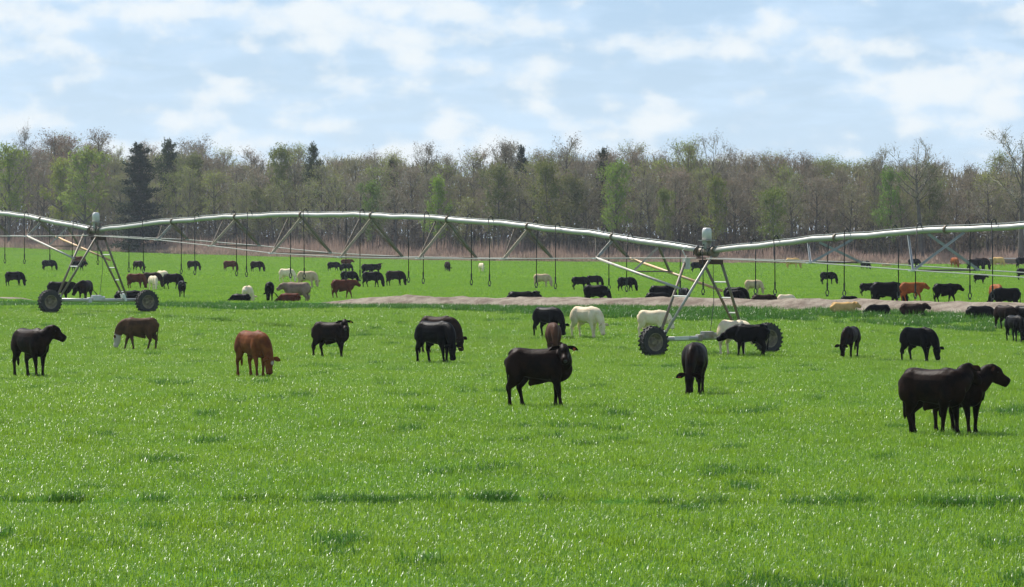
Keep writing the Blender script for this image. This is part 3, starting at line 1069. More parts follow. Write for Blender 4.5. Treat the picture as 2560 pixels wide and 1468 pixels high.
def span(name, label, t0, t1, stations, hoses, mat_strut, new=False, near_tower_brace=True):
    o0 = pipe_point(name, (t0 + t1) / 2)
    gzv = float(gz(o0.x, o0.y))
    root = empty('irrigation_span', (o0.x, o0.y, gzv), 0, label, 'irrigation pipe', 'pipe spans of the irrigation machine')
    off = Vector((o0.x, o0.y, gzv))

    def L(p):
        return p - off
    m = MB()
    ts = np.arange(t0, t1 + 0.01, 1.0).tolist()
    if ts[-1] < t1:
        ts.append(t1)
    wob = [Vector((0, 0, 0.018 * math.sin(t * 1.1) + 0.012 * math.sin(t * 2.9))) for t in ts]
    m.tube([L(pipe_point(name, t) + w) for t, w in zip(ts, wob)], 0.090, 16)
    m.build('pipe', M_STEEL, root, True)
    # flanges
    for b in [s[0] for s in stations]:
        if t0 < b < t1:
            p = L(pipe_point(name, b))
            q = MB()
            q.tube([p - U * 0.03, p + U * 0.03], 0.145, 14)
            q.tube([p + Vector((0, 0, 0.1)), p + Vector((0, 0, 0.36))], 0.012, 5)
            q.build('flange', M_OLIVE, root)
    # electric cable lying on the pipe
    cb = MB()
    cb.tube([L(pipe_point(name, t) + Vector((0, 0, 0.117 + 0.02 * abs(math.sin(t * 3.1)) + w.z)) + Vv * 0.03 * math.sin(t * 2)) for t, w in zip(ts, wob)], 0.017, 5)
    cb.build('cable', M_CABLE, root)
    # trusses
    J = {-1: [], 1: []}
    for i, (b, half, drop, da) in enumerate(stations):
        for sd in (-1, 1):
            j = pipe_point(name, b) + Vv * sd * half
            j.z = pipe_point(name, b).z - drop
            J[sd].append(j)
    for i, (b, half, drop, da) in enumerate(stations):
        top = pipe_point(name, b + da[0] if new else b) - Vector((0, 0, 0.10))
        for sd in (-1, 1):
            j = J[sd][i]
            up1 = pipe_point(name, b + (da[0] if sd < 0 else da[2])) - Vector((0, 0, 0.1))
            up2 = pipe_point(name, b + (da[1] if sd < 0 else da[3])) - Vector((0, 0, 0.1))
            mt = mat_strut if new else (M_OLIVE if sd > 0 else mat_strut)  # right struts take a darker material: their shade is in the colour
            if not new and sd < 0 and i in (1, 2, 3, 4, 5):
                mt = M_LITSTRUT  # left struts lighter and warmer: sunlight put into the colour
            brace_bar('strut', L(j), L(up1), 0.075, mt, root)
            if not (new and sd > 0):
                brace_bar('strut', L(j), L(up2), 0.04 if not new else 0.07, mt if new else M_OLIVE, root)
            q = MB()
            q.box(L(j), (0.30, 0.14, 0.05), Matrix.Rotation(RZ, 3, 'Z'))
            q.build('joint_plate', M_WHITE if sd < 0 else M_STEEL2, root)
        q = brace_bar('crossbar', L(J[-1][i]), L(J[1][i]), 0.05, M_OLIVE, root)
    for sd in (-1, 1):
        a = pipe_point(name, 0.3) + Vv * sd * 0.25 - Vector((0, 0, 0.25))
        z = pipe_point(name, SPAN - 0.3) + Vv * sd * 0.25 - Vector((0, 0, 0.25))
        chain = ([a] + J[sd] + [z])
        q = MB()
        for p0, p1 in zip(chain[:-1], chain[1:]):
            if name == 'left' and p1 is z:
                continue
            q.tube([L(p0), L(p1)], 0.018, 5)
        q.build('truss_rod', M_STEEL, root)
    # heavy braces from the first joints down to the legs of the near tower
    if near_tower_brace:
        zt = ZP_R if name == 'mid' else ZP_L
        T = TR if name == 'mid' else TL
        lz = zt - 1.28
        for sd, mt, vo in ((-1, M_STEEL2, -0.95), (1, M_RUST, 0.92)):
            e = T + Vv * vo + U * 0.35
            e.z = lz - (0.1 if sd > 0 else 0)
            m2 = MB()
            m2.tube([L(J[sd][0]), L(e)], 0.05, 8)
            m2.build('tower_brace', mt, root, True)
            tp = pipe_point(name, 2.9) - Vector((0, 0, 0.1))
            mid = J[sd][0].lerp(e, 0.45)
            brace_bar('strut', L(mid), L(tp), 0.06, M_STEEL2 if sd < 0 else M_OLIVE, root)  # same lit and shaded tones as the main struts
        brace_bar('crossbar', L(J[-1][0].lerp(T + Vv * -0.95 + Vector((0, 0, lz)), 0.45)), L(J[1][0].lerp(T + Vv * 0.92 + Vector((0, 0, lz)), 0.45)), 0.04, M_OLIVE, root)
    # drop hoses
    for i, (t, zend) in enumerate(hoses):
        p = pipe_point(name, t)
        sd = -1 if i % 2 else 1
        swing = 0.05 * math.sin(i * 2.1)
        h = MB()
        pts = []
        for k in range(8):
            an = math.pi * k / 7
            pts.append(p + Vector((0, 0, 0.1)) + Vv * sd * (0.10 - 0.10 * math.cos(an)) + Vector((0, 0, 0.16 * math.sin(an))))
        h.tube([L(q) for q in [p + Vector((0, 0, 0.05))] + pts], 0.021, 6, mi=0)
        e = pts[-1]
        end = Vector((e.x + swing, e.y, zend))
        mid = e.lerp(end, 0.5) + Vector((swing * 0.4, 0, 0))
        h.tube([L(e), L(mid), L(end)], 0.019, 6)
        ho = h.build('drop_hose', M_BLACKHOSE, root, True)
        n = MB()
        n.tube([L(end + Vector((0, 0, 0.02))), L(end - Vector((0, 0, 0.22)))], [0.034, 0.026], 7)
        rp = []
        c = end - Vector((0, 0, 0.31))
        for k in range(13):
            an = 2 * math.pi * k / 12
            rp.append(L(c + Vector((0.05 * math.sin(an), 0, 0.09 * math.cos(an)))))
        n.tube(rp, 0.018, 5, caps=False)
        n.tube([L(c - Vector((0, 0, 0.08))), L(c - Vector((0, 0, 0.13)))], 0.045, 7)
        n.build('sprinkler', M_BLACKHOSE, ho)
    return root


M_LITSTRUT = simple_mat('sunlit_buff_strut', (0.50, 0.42, 0.30), 0.55, 0.3, 0.2, 4.0)  # sunlit tone painted on the left struts


def b_of(px_ret, name='mid'):
    k = (px_ret * 1.00827 - CX) / F_PX
    return (TR.x - TR.y * k) / (U.y * k - U.x)


mid_st = [(5.8, 0.72, 0.78, (0, 1.1, 0, 0.5)), (11.4, 1.10, 1.22, (0, 0.9, 0, .6)), (17.1, 1.33, 1.52, (0, 0.9, 0, .6)), (22.9, 1.45, 1.67, (0, 0.9, 0, .7)),
          (28.6, 1.42, 1.60, (0, 1.1, 0, .7)), (34.3, 1.19, 1.25, (0, 1.1, 0, .5)), (40.1, 0.77, 0.82, (0, 1.0, 0, .4))]
hx = [310, 363, 442, 493, 574, 624, 710, 762, 850, 903, 1000, 1063, 1158, 1222, 1322, 1388, 1496, 1568, 1675, 1752]
mid_h = [(b_of(x), 2.46 - (SPAN - b_of(x)) / SPAN * 0.42 if b_of(x) > SPAN * .5 else 2.25 - 0.24 * (1 - b_of(x) / SPAN * 2)) for x in hx]
span('mid', 'long arched steel pipe span between the two wheel towers, with hanging hoses', 0.25, SPAN - 0.25, mid_st, mid_h, M_STEEL2)
left_st = [(5.8, 0.72, 0.80, (0, 1.0, 0, .5)), (11.6, 1.10, 1.2, (0, 0.9, 0, .6)), (17.3, 1.33, 1.5, (0, .9, 0, .6))]
left_h = [(b_of(x) - SPAN, 2.75) for x in (-150, -90, 5, 70, 112, 191, 233)]
span('left', 'steel pipe span rising out of the left side of the photo', 0.25, 24.0, left_st, left_h, M_STEEL2)
a_of = lambda px: SPAN + b_of(px)      # right span is measured from its near (unseen) end
right_st = [(SPAN - 24.3, 1.6, 1.75, (1.9, -.9, .9, -1.2)), (SPAN - 18.7, 1.5, 1.62, (1.9, -.9, .9, -1.2)), (SPAN - 13.0, 1.37, 1.30, (1.9, -.9, .9, -1.2)), (SPAN - 7.3, 1.07, 0.83, (1.5, -.9, .9, -1.2))]
right_h = [(a_of(x), 2.05) for x in (1862, 1930, 2043, 2105, 2213, 2285, 2393, 2470, 2580, 2660)]
span('right', 'newer bright galvanised pipe span running off the right side of the photo', SPAN - 26, SPAN - 0.25, right_st, right_h, M_STEELN, True, False)


def wheel(parent, loc, r=0.55, w=0.30):
    """tyre with lugs on a dished rim; the axle runs along local y (the pipe's direction)"""
    root = bpy.data.objects.new('wheel', None)
    root.location = loc
    link(root, parent)
    prof = [(r * 0.56, -w * 0.42), (r * 0.70, -w * 0.50), (r * 0.86, -w * 0.48), (r * 0.94, -w * 0.36), (r * 0.955, 0), (r * 0.94, w * 0.36), (r * 0.86, w * 0.48), (r * 0.70, w * 0.50), (r * 0.56, w * 0.42)]
    m = MB()
    n = 40

    def lathe(prof, mb):
        V, F = [], []
        for i in range(n):
            a = 2 * math.pi * i / n
            for (rr, yy) in prof:
                V.append((rr * math.cos(a), yy, rr * math.sin(a)))
        k = len(prof)
        for i in range(n):
            i2 = (i + 1) % n
            for j in range(k - 1):
                F.append((i * k + j, i2 * k + j, i2 * k + j + 1, i * k + j + 1))
        mb.add(V, F)
    lathe(prof, m)
    for i in range(22):
        for sd in (-1, 1):
            a = 2 * math.pi * (i + (0.5 if sd > 0 else 0)) / 22
            c = Vector((math.cos(a) * r * 0.965, sd * w * 0.25, math.sin(a) * r * 0.965))
            q = Matrix.Rotation(-a, 3, 'Y') @ Matrix.Rotation(sd * 0.6, 3, 'X')
            m.box(c, (r * 0.10, w * 0.56, r * 0.075), q)
    m.build('tyre', M_TYRE, root, False)
    q = MB()
    lathe([(0.0, -0.02), (r * 0.12, -0.04), (r * 0.22, -0.03), (r * 0.25, 0.05), (r * 0.42, 0.03), (r * 0.50, -w * 0.36), (r * 0.565, -w * 0.44), (r * 0.575, -w * 0.40), (r * 0.53, 0), (r * 0.575, w * 0.40), (r * 0.5, w * 0.36), (r * 0.3, 0.08), (0, 0.08)], q)
    for i in range(8):
        a = 2 * math.pi * i / 8
        q.tube([Vector((math.cos(a) * r * 0.17, -0.06, math.sin(a) * r * 0.17)), Vector((math.cos(a) * r * 0.17, 0.0, math.sin(a) * r * 0.17))], 0.014, 6)
    q.build('rim', M_RIM, root, True)
    return root


def tower(T, zp, label, right):
    zs = [float(gz(*(T + Vv * v).xy)) for v in (-2.5, 2.5)]
    zg = sum(zs) / 2
    tilt = math.atan2(zs[1] - zs[0], 5.0)
    root = empty('wheel_tower', (T.x, T.y, zg), RZ, label, 'irrigation tower', 'wheel towers of the irrigation machine')
    # local frame: x across (to the right), y along the pipe (away), z up
    H = zp - zg
    R = 0.56
    for v in (-2.5, 2.5):
        zz = (zs[0] if v < 0 else zs[1]) - zg
        wheel(root, (v, -0.28, R + zz - 0.03), R)
    bz = R + 0.05
    m = MB()
    m.tube([(-2.3, 0, bz + zs[0] - zg), (2.3, 0, bz + zs[1] - zg)], 0.085, 10)
    m.build('base_beam', M_STEEL, root, True)
    for v in (-2.5, 2.5):
        zz = (zs[0] if v < 0 else zs[1]) - zg
        g = MB()
        g.box((v * 0.96, 0.04, bz + zz), (0.26, 0.24, 0.3), None, 0.03)
        g.tube([(v, -0.25, bz + zz - .05), (v, 0.0, bz + zz - .05)], 0.06, 8)
        g.build('wheel_gearbox', M_OLIVE, root)
    g = MB()
    g.box((0.0, -0.02, bz + 0.10), (0.42, 0.3, 0.26), None, 0.04)
    g.box((-0.34, 0, bz), (0.16, 0.24, 0.24), None, 0.03)
    g.tube([(0.21, -0.02, bz + 0.1), (0.42, -0.02, bz + 0.1)], 0.085, 10)
    g.build('drive_motor', M_BOX if not right else M_STEEL2, root)
    if right:
        g = MB()
        g.box((-1.15, -0.09, bz + 0.01), (0.62, 0.012, 0.12))
        g.build('sticker', M_WHITE, root)
    # legs
    tz = H - 0.16
    bl, br = 0.80, 0.80
    tops = {'l0': (-0.12, -0.45), 'l1': (-0.10, 1.05), 'r0': (0.10, -0.75), 'r1': (0.06, 0.25)}
    bots = {'l0': (-1.85, -0.08), 'l1': (-1.93, 0.10), 'r0': (1.52, -0.08), 'r1': (1.42, 0.10)}
    P = {}
    for k in tops:
        a = Vector((tops[k][0], tops[k][1], tz - (0.25 if k[0] == 'r' else 0.0)))
        b = Vector((bots[k][0], bots[k][1], bl))
        P[k] = (a, b)
        q = MB()
        q.tube([a, b], 0.052, 8)
        q.build('leg', M_OLIVE if k in ('l1', 'r1', 'r0') else (M_STEEL2 if right else M_OLIVE), root, True)
    for v in (-1.88, 1.47):
        q = MB()
        q.box((v - 0.05, 0, bl - 0.08), (0.10, 0.34, 0.36), Matrix.Rotation(0.35 * (-1 if v > 0 else 1), 3, 'Y'))
        q.build('foot_plate', M_WHITE if v > 0 else M_STEEL2, root)
    for f in (0.27, 0.50, 0.72, 0.93):
        q = MB()
        a = P['r0'][0].lerp(P['r0'][1], f); b = P['r1'][0].lerp(P['r1'][1], f)
        q.tube([a, b], 0.03, 6)
        q.build('rung', M_WHITE, root)
    q = MB()
    q.tube([P['l0'][0].lerp(P['l0'][1], .52), P['l1'][0].lerp(P['l1'][1], .52)], 0.03, 6)
    q.build('rung', M_WHITE, root)
    # head plate, joint, control box
    q = MB()
    q.box((0.0, -0.25, H - 0.36), (0.22, 1.15, 0.16), None, 0.02)
    q.box((0, 0.3, H - 0.22), (0.3, 0.9, 0.04))
    q.build('head_plate', M_DARKRUST, root)
    q = MB()
    q.tube([(0, -0.42, H - 0.01), (0, 0.42, H + 0.01)], [0.15, 0.13], 12)
    q.tube([(0, -0.50, H), (0, -0.44, H)], 0.20, 12)
    q.tube([(0, 0.44, H), (0, 0.50, H)], 0.19, 12)
    q.build('swivel_joint', M_OLIVE, root, False)
    for k, yy in enumerate((-0.35, 0.1, 0.5)):
        q = MB()
        pts = [Vector((0.21 * math.cos(a), yy + 0.05 * math.sin(a * 2), H + 0.21 * math.sin(a))) for a in np.linspace(-0.6, math.pi + 0.6, 12)]
        q.tube(pts, 0.022, 5)
        q.build('control_cable', M_BLACKHOSE, root, True)
    q = MB()
    for sx in (-0.1, 0.1):
        q.box((sx, 0, H + 0.25), (0.03, 0.22, 0.30))
    q.box((0, 0, H + 0.40), (0.46, 0.40, 0.03))
    q.build('box_bracket', M_STEEL2, root)
    q = MB()
    V, F = [], []
    prof = [(0.155, 0.0), (0.15, 0.30), (0.135, 0.37), (0.10, 0.41), (0.0, 0.42)]
    n = 20
    for (rr, zz) in prof:
        for i in range(n):
            a = 2 * math.pi * i / n
            c, s_ = math.cos(a), math.sin(a)
            e = 0.55
            V.append((rr * math.copysign(abs(c) ** e, c), rr * 0.9 * math.copysign(abs(s_) ** e, s_), H + 0.43 + zz))
    for j in range(len(prof) - 1):
        for i in range(n):
            F.append((j * n + i, j * n + (i + 1) % n, (j + 1) * n + (i + 1) % n, (j + 1) * n + i))
    F.append(tuple(range(n))[::-1])
    q.add(V, F)
    q.build('control_box', M_BOX, root, True)
    if right:
        q = MB()
        q.box((-0.16, 1.0, H - 0.42), (0.20, 0.22, 0.40), None, 0.03)
        q.tube([(-0.16, 1.0, H - 0.22), (-0.3, 1.05, H + 0.05), (-0.15, 1.0, H + 0.18)], 0.02, 6)
        q.build('junction_box', M_BOX, root)
    q = MB()
    q.tube([(0.35, 0.1, H - 0.3), (0.38, 0.1, H * 0.5), (0.22, 0.1, bz + 0.1)], 0.012, 5)
    q.build('power_cord', M_BLACKHOSE, root)
    return root


tower(TL, ZP_L, 'far wheel tower on the left standing in front of the grassy bank', False)
tower(TR, ZP_R, 'near wheel tower on the right with black cattle at its wheels', True)

# ------------------------------------------------------------------ cattle
def cr(pts, m=5):
    """Catmull-Rom resampling of rows of numbers"""
    P = np.asarray(pts, float)
    P = np.vstack([2 * P[0] - P[1], P, 2 * P[-1] - P[-2]])
    out = []
    for i in range(1, len(P) - 2):
        for k in range(m):
            t = k / m
            a, b, c, d = P[i - 1], P[i], P[i + 1], P[i + 2]
            out.append(0.5 * ((2 * b) + (-a + c) * t + (2 * a - 5 * b + 4 * c - d) * t * t + (-a + 3 * b - 3 * c + d) * t ** 3))
    out.append(P[-2])
    return np.array(out)


def loft(mb, rows, side, seg=14, m=4, power=2.0):
    """rows: x, y, z, half width (along side), half height; a closed smooth solid"""
    R = cr(rows, m)
    side = Vector(side).normalized()
    n = len(R)
    V = []
    for i in range(n):
        p = Vector(R[i, :3])
        t = (Vector(R[min(i + 1, n - 1), :3]) - Vector(R[max(i - 1, 0), :3])).normalized()
        s = (side - t * side.dot(t)).normalized()
        o = t.cross(s)
        a, b = max(R[i, 3], 0.004), max(R[i, 4], 0.004)
        for k in range(seg):
            an = 2 * math.pi * k / seg
            c, q = math.cos(an), math.sin(an)
            if power != 2.0:
                c = math.copysign(abs(c) ** (2 / power), c); q = math.copysign(abs(q) ** (2 / power), q)
            V.append(p + s * a * c + o * b * q)
    F = []
    for i in range(n - 1):
        for k in range(seg):
            k2 = (k + 1) % seg
            F.append((i * seg + k, i * seg + k2, (i + 1) * seg + k2, (i + 1) * seg + k))
    c0 = len(V); V.append(Vector(R[0, :3]))
    c1 = len(V); V.append(Vector(R[-1, :3]))
    for k in range(seg):
        k2 = (k + 1) % seg
        F.append((c0, k2, k)); F.append((c1, (n - 1) * seg + k, (n - 1) * seg + k2))
    mb.add(V, F)


HEADS = {  # neck middle, poll, muzzle
    'graze': ((0.74, 0.83), (0.90, 0.54), (1.01, 0.07)),
    'graze2': ((0.71, 0.82), (0.85, 0.52), (0.87, 0.06)),
    'up': ((0.64, 1.08), (0.79, 1.235), (1.10, 1.03)),
    'level': ((0.66, 1.03), (0.84, 1.09), (1.17, 0.88)),
    'low': ((0.72, 0.94), (0.90, 0.82), (1.09, 0.43)),
    'reach': ((0.74, 0.94), (0.96, 0.86), (1.35, 0.68)),
    'lieup': ((0.64, 0.54), (0.78, 0.67), (1.09, 0.52)),
    'lieflat': ((0.72, 0.38), (0.90, 0.28), (1.25, 0.14)),
}


def cow_meshes(head='graze', yaw=0.0, legs=0, sheath=False, voxel=0.03, lying=False, seed=0, face=False, stout=1.0, back=0.0):
    """(body mesh, head frame) ; withers 1.25 m, x forward"""
    rd = random.Random(seed)
    mb = MB()
    D = -0.50 if lying else 0.0
    wl = 1.13 if lying else 1.0
    T = [(-.765, 1.05, .08, .08), (-.735, 1.02, .175, .18), (-.66, .985, .235, .25), (-.54, .955, .262, .295), (-.38, .945, .250, .300), (-.18, .928, .268, .312), (.03, .910, .280, .330),
         (.22, .898, .270, .346), (.38, .903, .240, .342), (.50, .922, .20, .308), (.60, .935, .145, .240), (.67, .94, .075, .13)]
    rows = []
    for (x, z, w, h) in T:
        dip = -0.018 * math.exp(-((x + 0.15) / 0.25) ** 2) + back * x
        rows.append((x, 0, z + dip + D, w * wl * stout, h))
    loft(mb, rows, (0, 1, 0), 18, 4, 2.25)
    # hook bones and withers give the topline its corners
    for sy in (-1, 1):
        loft(mb, [(-.58, sy * .05, 1.16 + D, .06, .05), (-.47, sy * .14, 1.14 + D, .075, .075), (-.34, sy * .18, 1.06 + D, .05, .05)], (0, 0, 1), 8, 3)
        loft(mb, [(.26, sy * .04, 1.16 + D, .05, .07), (.32, sy * .14, 1.04 + D, .09, .12), (.39, sy * .20, .82 + D, .08, .15), (.42, sy * .18, .64 + D, .06, .11)], (0, 1, 0), 10, 3)
    # brisket
    loft(mb, [(.18, 0, .61 + D, .09, .08), (.40, 0, .63 + D, .12, .11), (.54, 0, .70 + D, .095, .13), (.61, 0, .80 + D, .07, .13), (.62, 0, .92 + D, .05, .10)], (0, 1, 0), 12, 3)
    # shoulder hump and rump corners
    loft(mb, [(.12, 0, 1.17 + D, .05, .05), (.28, 0, 1.185 + D, .09, .085), (.42, 0, 1.15 + D, .08, .08), (.52, 0, 1.08 + D, .05, .06)], (0, 1, 0), 10, 3)
    loft(mb, [(-.74, 0, 1.08 + D, .05, .05), (-.64, 0, 1.165 + D, .085, .06), (-.50, 0, 1.19 + D, .09, .06), (-.36, 0, 1.17 + D, .06, .05)], (0, 1, 0), 10, 3)
    if sheath and not lying:
        loft(mb, [(.26, 0, .60, .05, .05), (.06, 0, .60, .075, .10), (-.12, 0, .575, .06, .115), (-.22, 0, .52, .035, .09), (-.26, 0, .44, .018, .035)], (0, 1, 0), 10, 3)
    elif not lying:
        loft(mb, [(-.10, 0, .56, .03, .03), (-.22, 0, .54, .04, .04), (-.34, 0, .58, .05, .05)], (0, 1, 0), 8, 3)
    # neck and head with a turn
    mid, poll, muz = HEADS[head]
    if lying and head in ('graze',):
        mid, poll, muz = HEADS['lieup']

    def rot(x, z, w):
        a = yaw * w
        px = x - 0.42
        return Vector((0.42 + px * math.cos(a), px * math.sin(a), z))
    n0 = Vector((0.30, 0, 0.96 + D))
    n1 = rot(0.54, 0.97 + D + (mid[1] - (0.9 + D)) * 0.15, 0.25)
    n2 = rot(mid[0], mid[1], 0.6)
    n3 = rot(poll[0], poll[1], 0.85)
    hd = Vector((muz[0] - poll[0], 0, muz[1] - poll[1]))
    L = 0.43
    hdn = hd.normalized()
    hv = Vector((hdn.x * math.cos(yaw), hdn.x * math.sin(yaw), hdn.z))
    side = Vector((-math.sin(yaw), math.cos(yaw), 0))
    upv = hv.cross(side)
    neck = [(*n0, .18, .27), (*n1, .170, .255), (*n2, .140, .210), (*(n3 + (n2 - n3) * .3), .112, .165), (*(n3 + hv * .05), .085, .11)]
    neckside = Vector((-math.sin(yaw * .5), math.cos(yaw * .5), 0))
    loft(mb, neck, neckside, 16, 5)
    # loose skin under throat and neck
    jaw = n3 + hv * .10 - upv * .09
    low = rot(0.54, 0.76 + D, .15) if not lying else rot(.6, .30, .2)
    if head in ('up', 'level', 'low', 'reach'):
        mdp = (jaw + low) / 2 + Vector((0, 0, -.01))
        loft(mb, [(*jaw, .035, .05), (*mdp, .04, .075), (*low, .05, .09)], neckside, 10, 4)
    # dewlap under the neck
    hsec = [(-.08, 0, .078, .085), (-.02, .002, .112, .122), (.06, -.02, .122, .155), (.14, -.036, .116, .160), (.22, -.050, .094, .140), (.30, -.052, .083, .118), (.38, -.044, .092, .108), (.44, -.040, .100, .102), (.475, -.040, .092, .090), (.495, -.04, .06, .06)]
    rows = []
    for (f, o, w, h) in hsec:
        p = n3 + hv * f * 0.87 + upv * o
        rows.append((*p, w, h))
    loft(mb, rows, side, 16, 4)
    # legs
    sw = [(.03, -.02, -.03, .05), (.13, -.06, -.10, .08), (.20, -.16, -.12, .18), (-.08, .05, .10, -.05)][legs % 4]
    if not lying:
        for i, sy in enumerate((-1, 1)):
            a = sw[i] + rd.uniform(-.02, .02)
            y = sy * .145
            loft(mb, [(.34, y * 1.0, .84, .09, .17), (.355 + a * .2, y * 1.08, .64, .088, .135), (.36 + a * .5, y, .49, .066, .085), (.37 + a * .72, y, .36, .054, .062), (.37 + a * .8, y, .26, .041, .047),
                      (.37 + a * .95, y, .14, .038, .042), (.375 + a, y, .08, .047, .052), (.39 + a, y, .02, .052, .062), (.395 + a, y, 0, .045, .055)], (0, 1, 0), 12, 3)
            b = sw[2 + i] + rd.uniform(-.02, .02)
            y = sy * .155
            loft(mb, [(-.53, y * .9, 1.00, .12, .22), (-.53 + b * .1, y * 1.14, .80, .125, .235), (-.505 + b * .3, y * 1.10, .65, .105, .195), (-.56 + b * .6, y, .52, .068, .118), (-.625 + b * .78, y, .41, .050, .074),
                      (-.60 + b * .85, y, .30, .041, .052), (-.58 + b * .95, y, .16, .038, .044), (-.57 + b, y, .08, .047, .053), (-.55 + b, y, .02, .052, .062), (-.545 + b, y, 0, .045, .055)], (0, 1, 0), 12, 3)
    else:
        for sy in (-1, 1):
            loft(mb, [(-.66, sy * .20, .42, .06, .10), (-.52, sy * .27, .30, .11, .20), (-.34, sy * .33, .17, .09, .13), (-.22, sy * .36, .10, .05, .07)], (0, 1, 0), 10, 3)
            loft(mb, [(-.22, sy * .37, .09, .05, .06), (-.45, sy * .39, .06, .04, .045), (-.30, sy * .42, .05, .035, .035), (-.08, sy * .42, .04, .04, .035)], (0, 1, 0), 8, 3)
            loft(mb, [(.42, sy * .20, .34, .07, .12), (.58, sy * .22, .20, .06, .09), (.70, sy * .21, .09, .05, .05), (.60, sy * .23, .04, .035, .035), (.40, sy * .24, .04, .035, .035)], (0, 1, 0), 10, 3)
    me = bpy.data.meshes.new('body')
    me.from_pydata(mb.V, [], mb.F)
    me.update()
    o = bpy.data.objects.new('tmp', me)
    COL.objects.link(o)
    md = o.modifiers.new('r', 'REMESH')
    md.mode = 'VOXEL'
    md.voxel_size = voxel
    md.use_smooth_shade = True
    sm = o.modifiers.new('s', 'SMOOTH')
    sm.factor = 0.5
    sm.iterations = 4 if voxel < 0.028 else 2
    dg = bpy.context.evaluated_depsgraph_get()
    ev = o.evaluated_get(dg)
    out = bpy.data.meshes.new_from_object(ev)
    out.name = 'body'
    bpy.data.objects.remove(o)
    bpy.data.meshes.remove(me)
    n = len(out.vertices)
    co = np.empty(n * 3, np.float32)
    out.vertices.foreach_get('co', co)
    co = co.reshape(-1, 3)
    co[:, 2] -= min(0, co[:, 2].min())
    # slight unevenness so no two flanks are alike
    ph = rd.uniform(0, 6)
    co[:, 1] *= 1 + 0.03 * np.sin(co[:, 0] * 5 + ph)
    out.vertices.foreach_set('co', co.ravel())
    mark = np.zeros(n, np.float32)
    if face:
        d = (co - np.array(tuple(n3))) @ np.array(tuple(hv))
        r2 = np.linalg.norm(co - np.array(tuple(n3 + hv * 0.22)), axis=1)
        mark = (sstep(-0.10, -0.02, d) * (r2 < 0.36)).astype(np.float32)
        if face == 'star':
            st = np.array(tuple(n3 + hv * 0.12 + upv * 0.11))
            mark = (1 - sstep(0.03, 0.07, np.linalg.norm(co - st, axis=1))).astype(np.float32)
    at = out.attributes.new('mark', 'FLOAT', 'POINT')
    at.data.foreach_set('value', mark)
    out.polygons.foreach_set('use_smooth', [True] * len(out.polygons))
    return out, (n3, hv, side, upv, L)


def ear_mesh(fr, sd):
    n3, hv, side, upv, L = fr
    b = n3 + side * sd * 0.08 + upv * 0.05 - hv * 0.0
    out = (side * sd * 1.0 - hv * 0.12 + upv * 0.10 + Vector((0, 0, -0.12))).normalized()
    mb = MB()
    rows = []
    for f, w, h in ((0, .026, .024), (.05, .048, .024), (.12, .066, .018), (.19, .050, .012), (.245, .010, .006)):
        p = b + out * f + Vector((0, 0, -0.05 * (f / .2) ** 2))
        rows.append((*p, w, h))
    loft(mb, rows, (hv * 0.6 + Vector((0, 0, 0.8))).normalized(), 8, 3)
    me = bpy.data.meshes.new('ear')
    me.from_pydata(mb.V, [], mb.F)
    me.polygons.foreach_set('use_smooth', [True] * len(mb.F))
    me.update()
    return me, b + out * 0.15


def tail_mesh(lying=False, swish=0.0):
    mb = MB()
    D = -0.5 if lying else 0
    if lying:
        rows = [(-.66, 0, 1.12 + D, .03, .03), (-.78, .02, 0.98 + D, .024, .024), (-.82, .08, .25, .016, .016), (-.86, .16, .07, .016, .016), (-.80, .25, .03, .03, .02)]
    else:
        rows = [(-.62, 0, 1.10, .03, .03), (-.745, swish * .05, 1.05, .028, .026), (-.795, swish * .18, .86, .022, .022), (-.775, swish * .38, .64, .018, .018), (-.745, swish * .60, .50, .032, .032), (-.735, swish * .74, .36, .034, .036), (-.73, swish * .80, .28, .008, .008)]
    loft(mb, rows, (0, 1, 0), 8, 4)
    me = bpy.data.meshes.new('tail')
    me.from_pydata(mb.V, [], mb.F)
    me.polygons.foreach_set('use_smooth', [True] * len(mb.F))
    me.update()
    return me


def small_ball(name, c, r, parent, mat, sq=(1, 1, 1)):
    bm = bmesh.new()
    bmesh.ops.create_icosphere(bm, subdivisions=2, radius=r)
    for v in bm.verts:
        v.co = Vector((v.co.x * sq[0], v.co.y * sq[1], v.co.z * sq[2])) + c
    me = bpy.data.meshes.new(name)
    bm.to_mesh(me); bm.free()
    me.polygons.foreach_set('use_smooth', [True] * len(me.polygons))
    return mesh_obj(name, me, mat, parent)


CACHE = {}
STAT = []


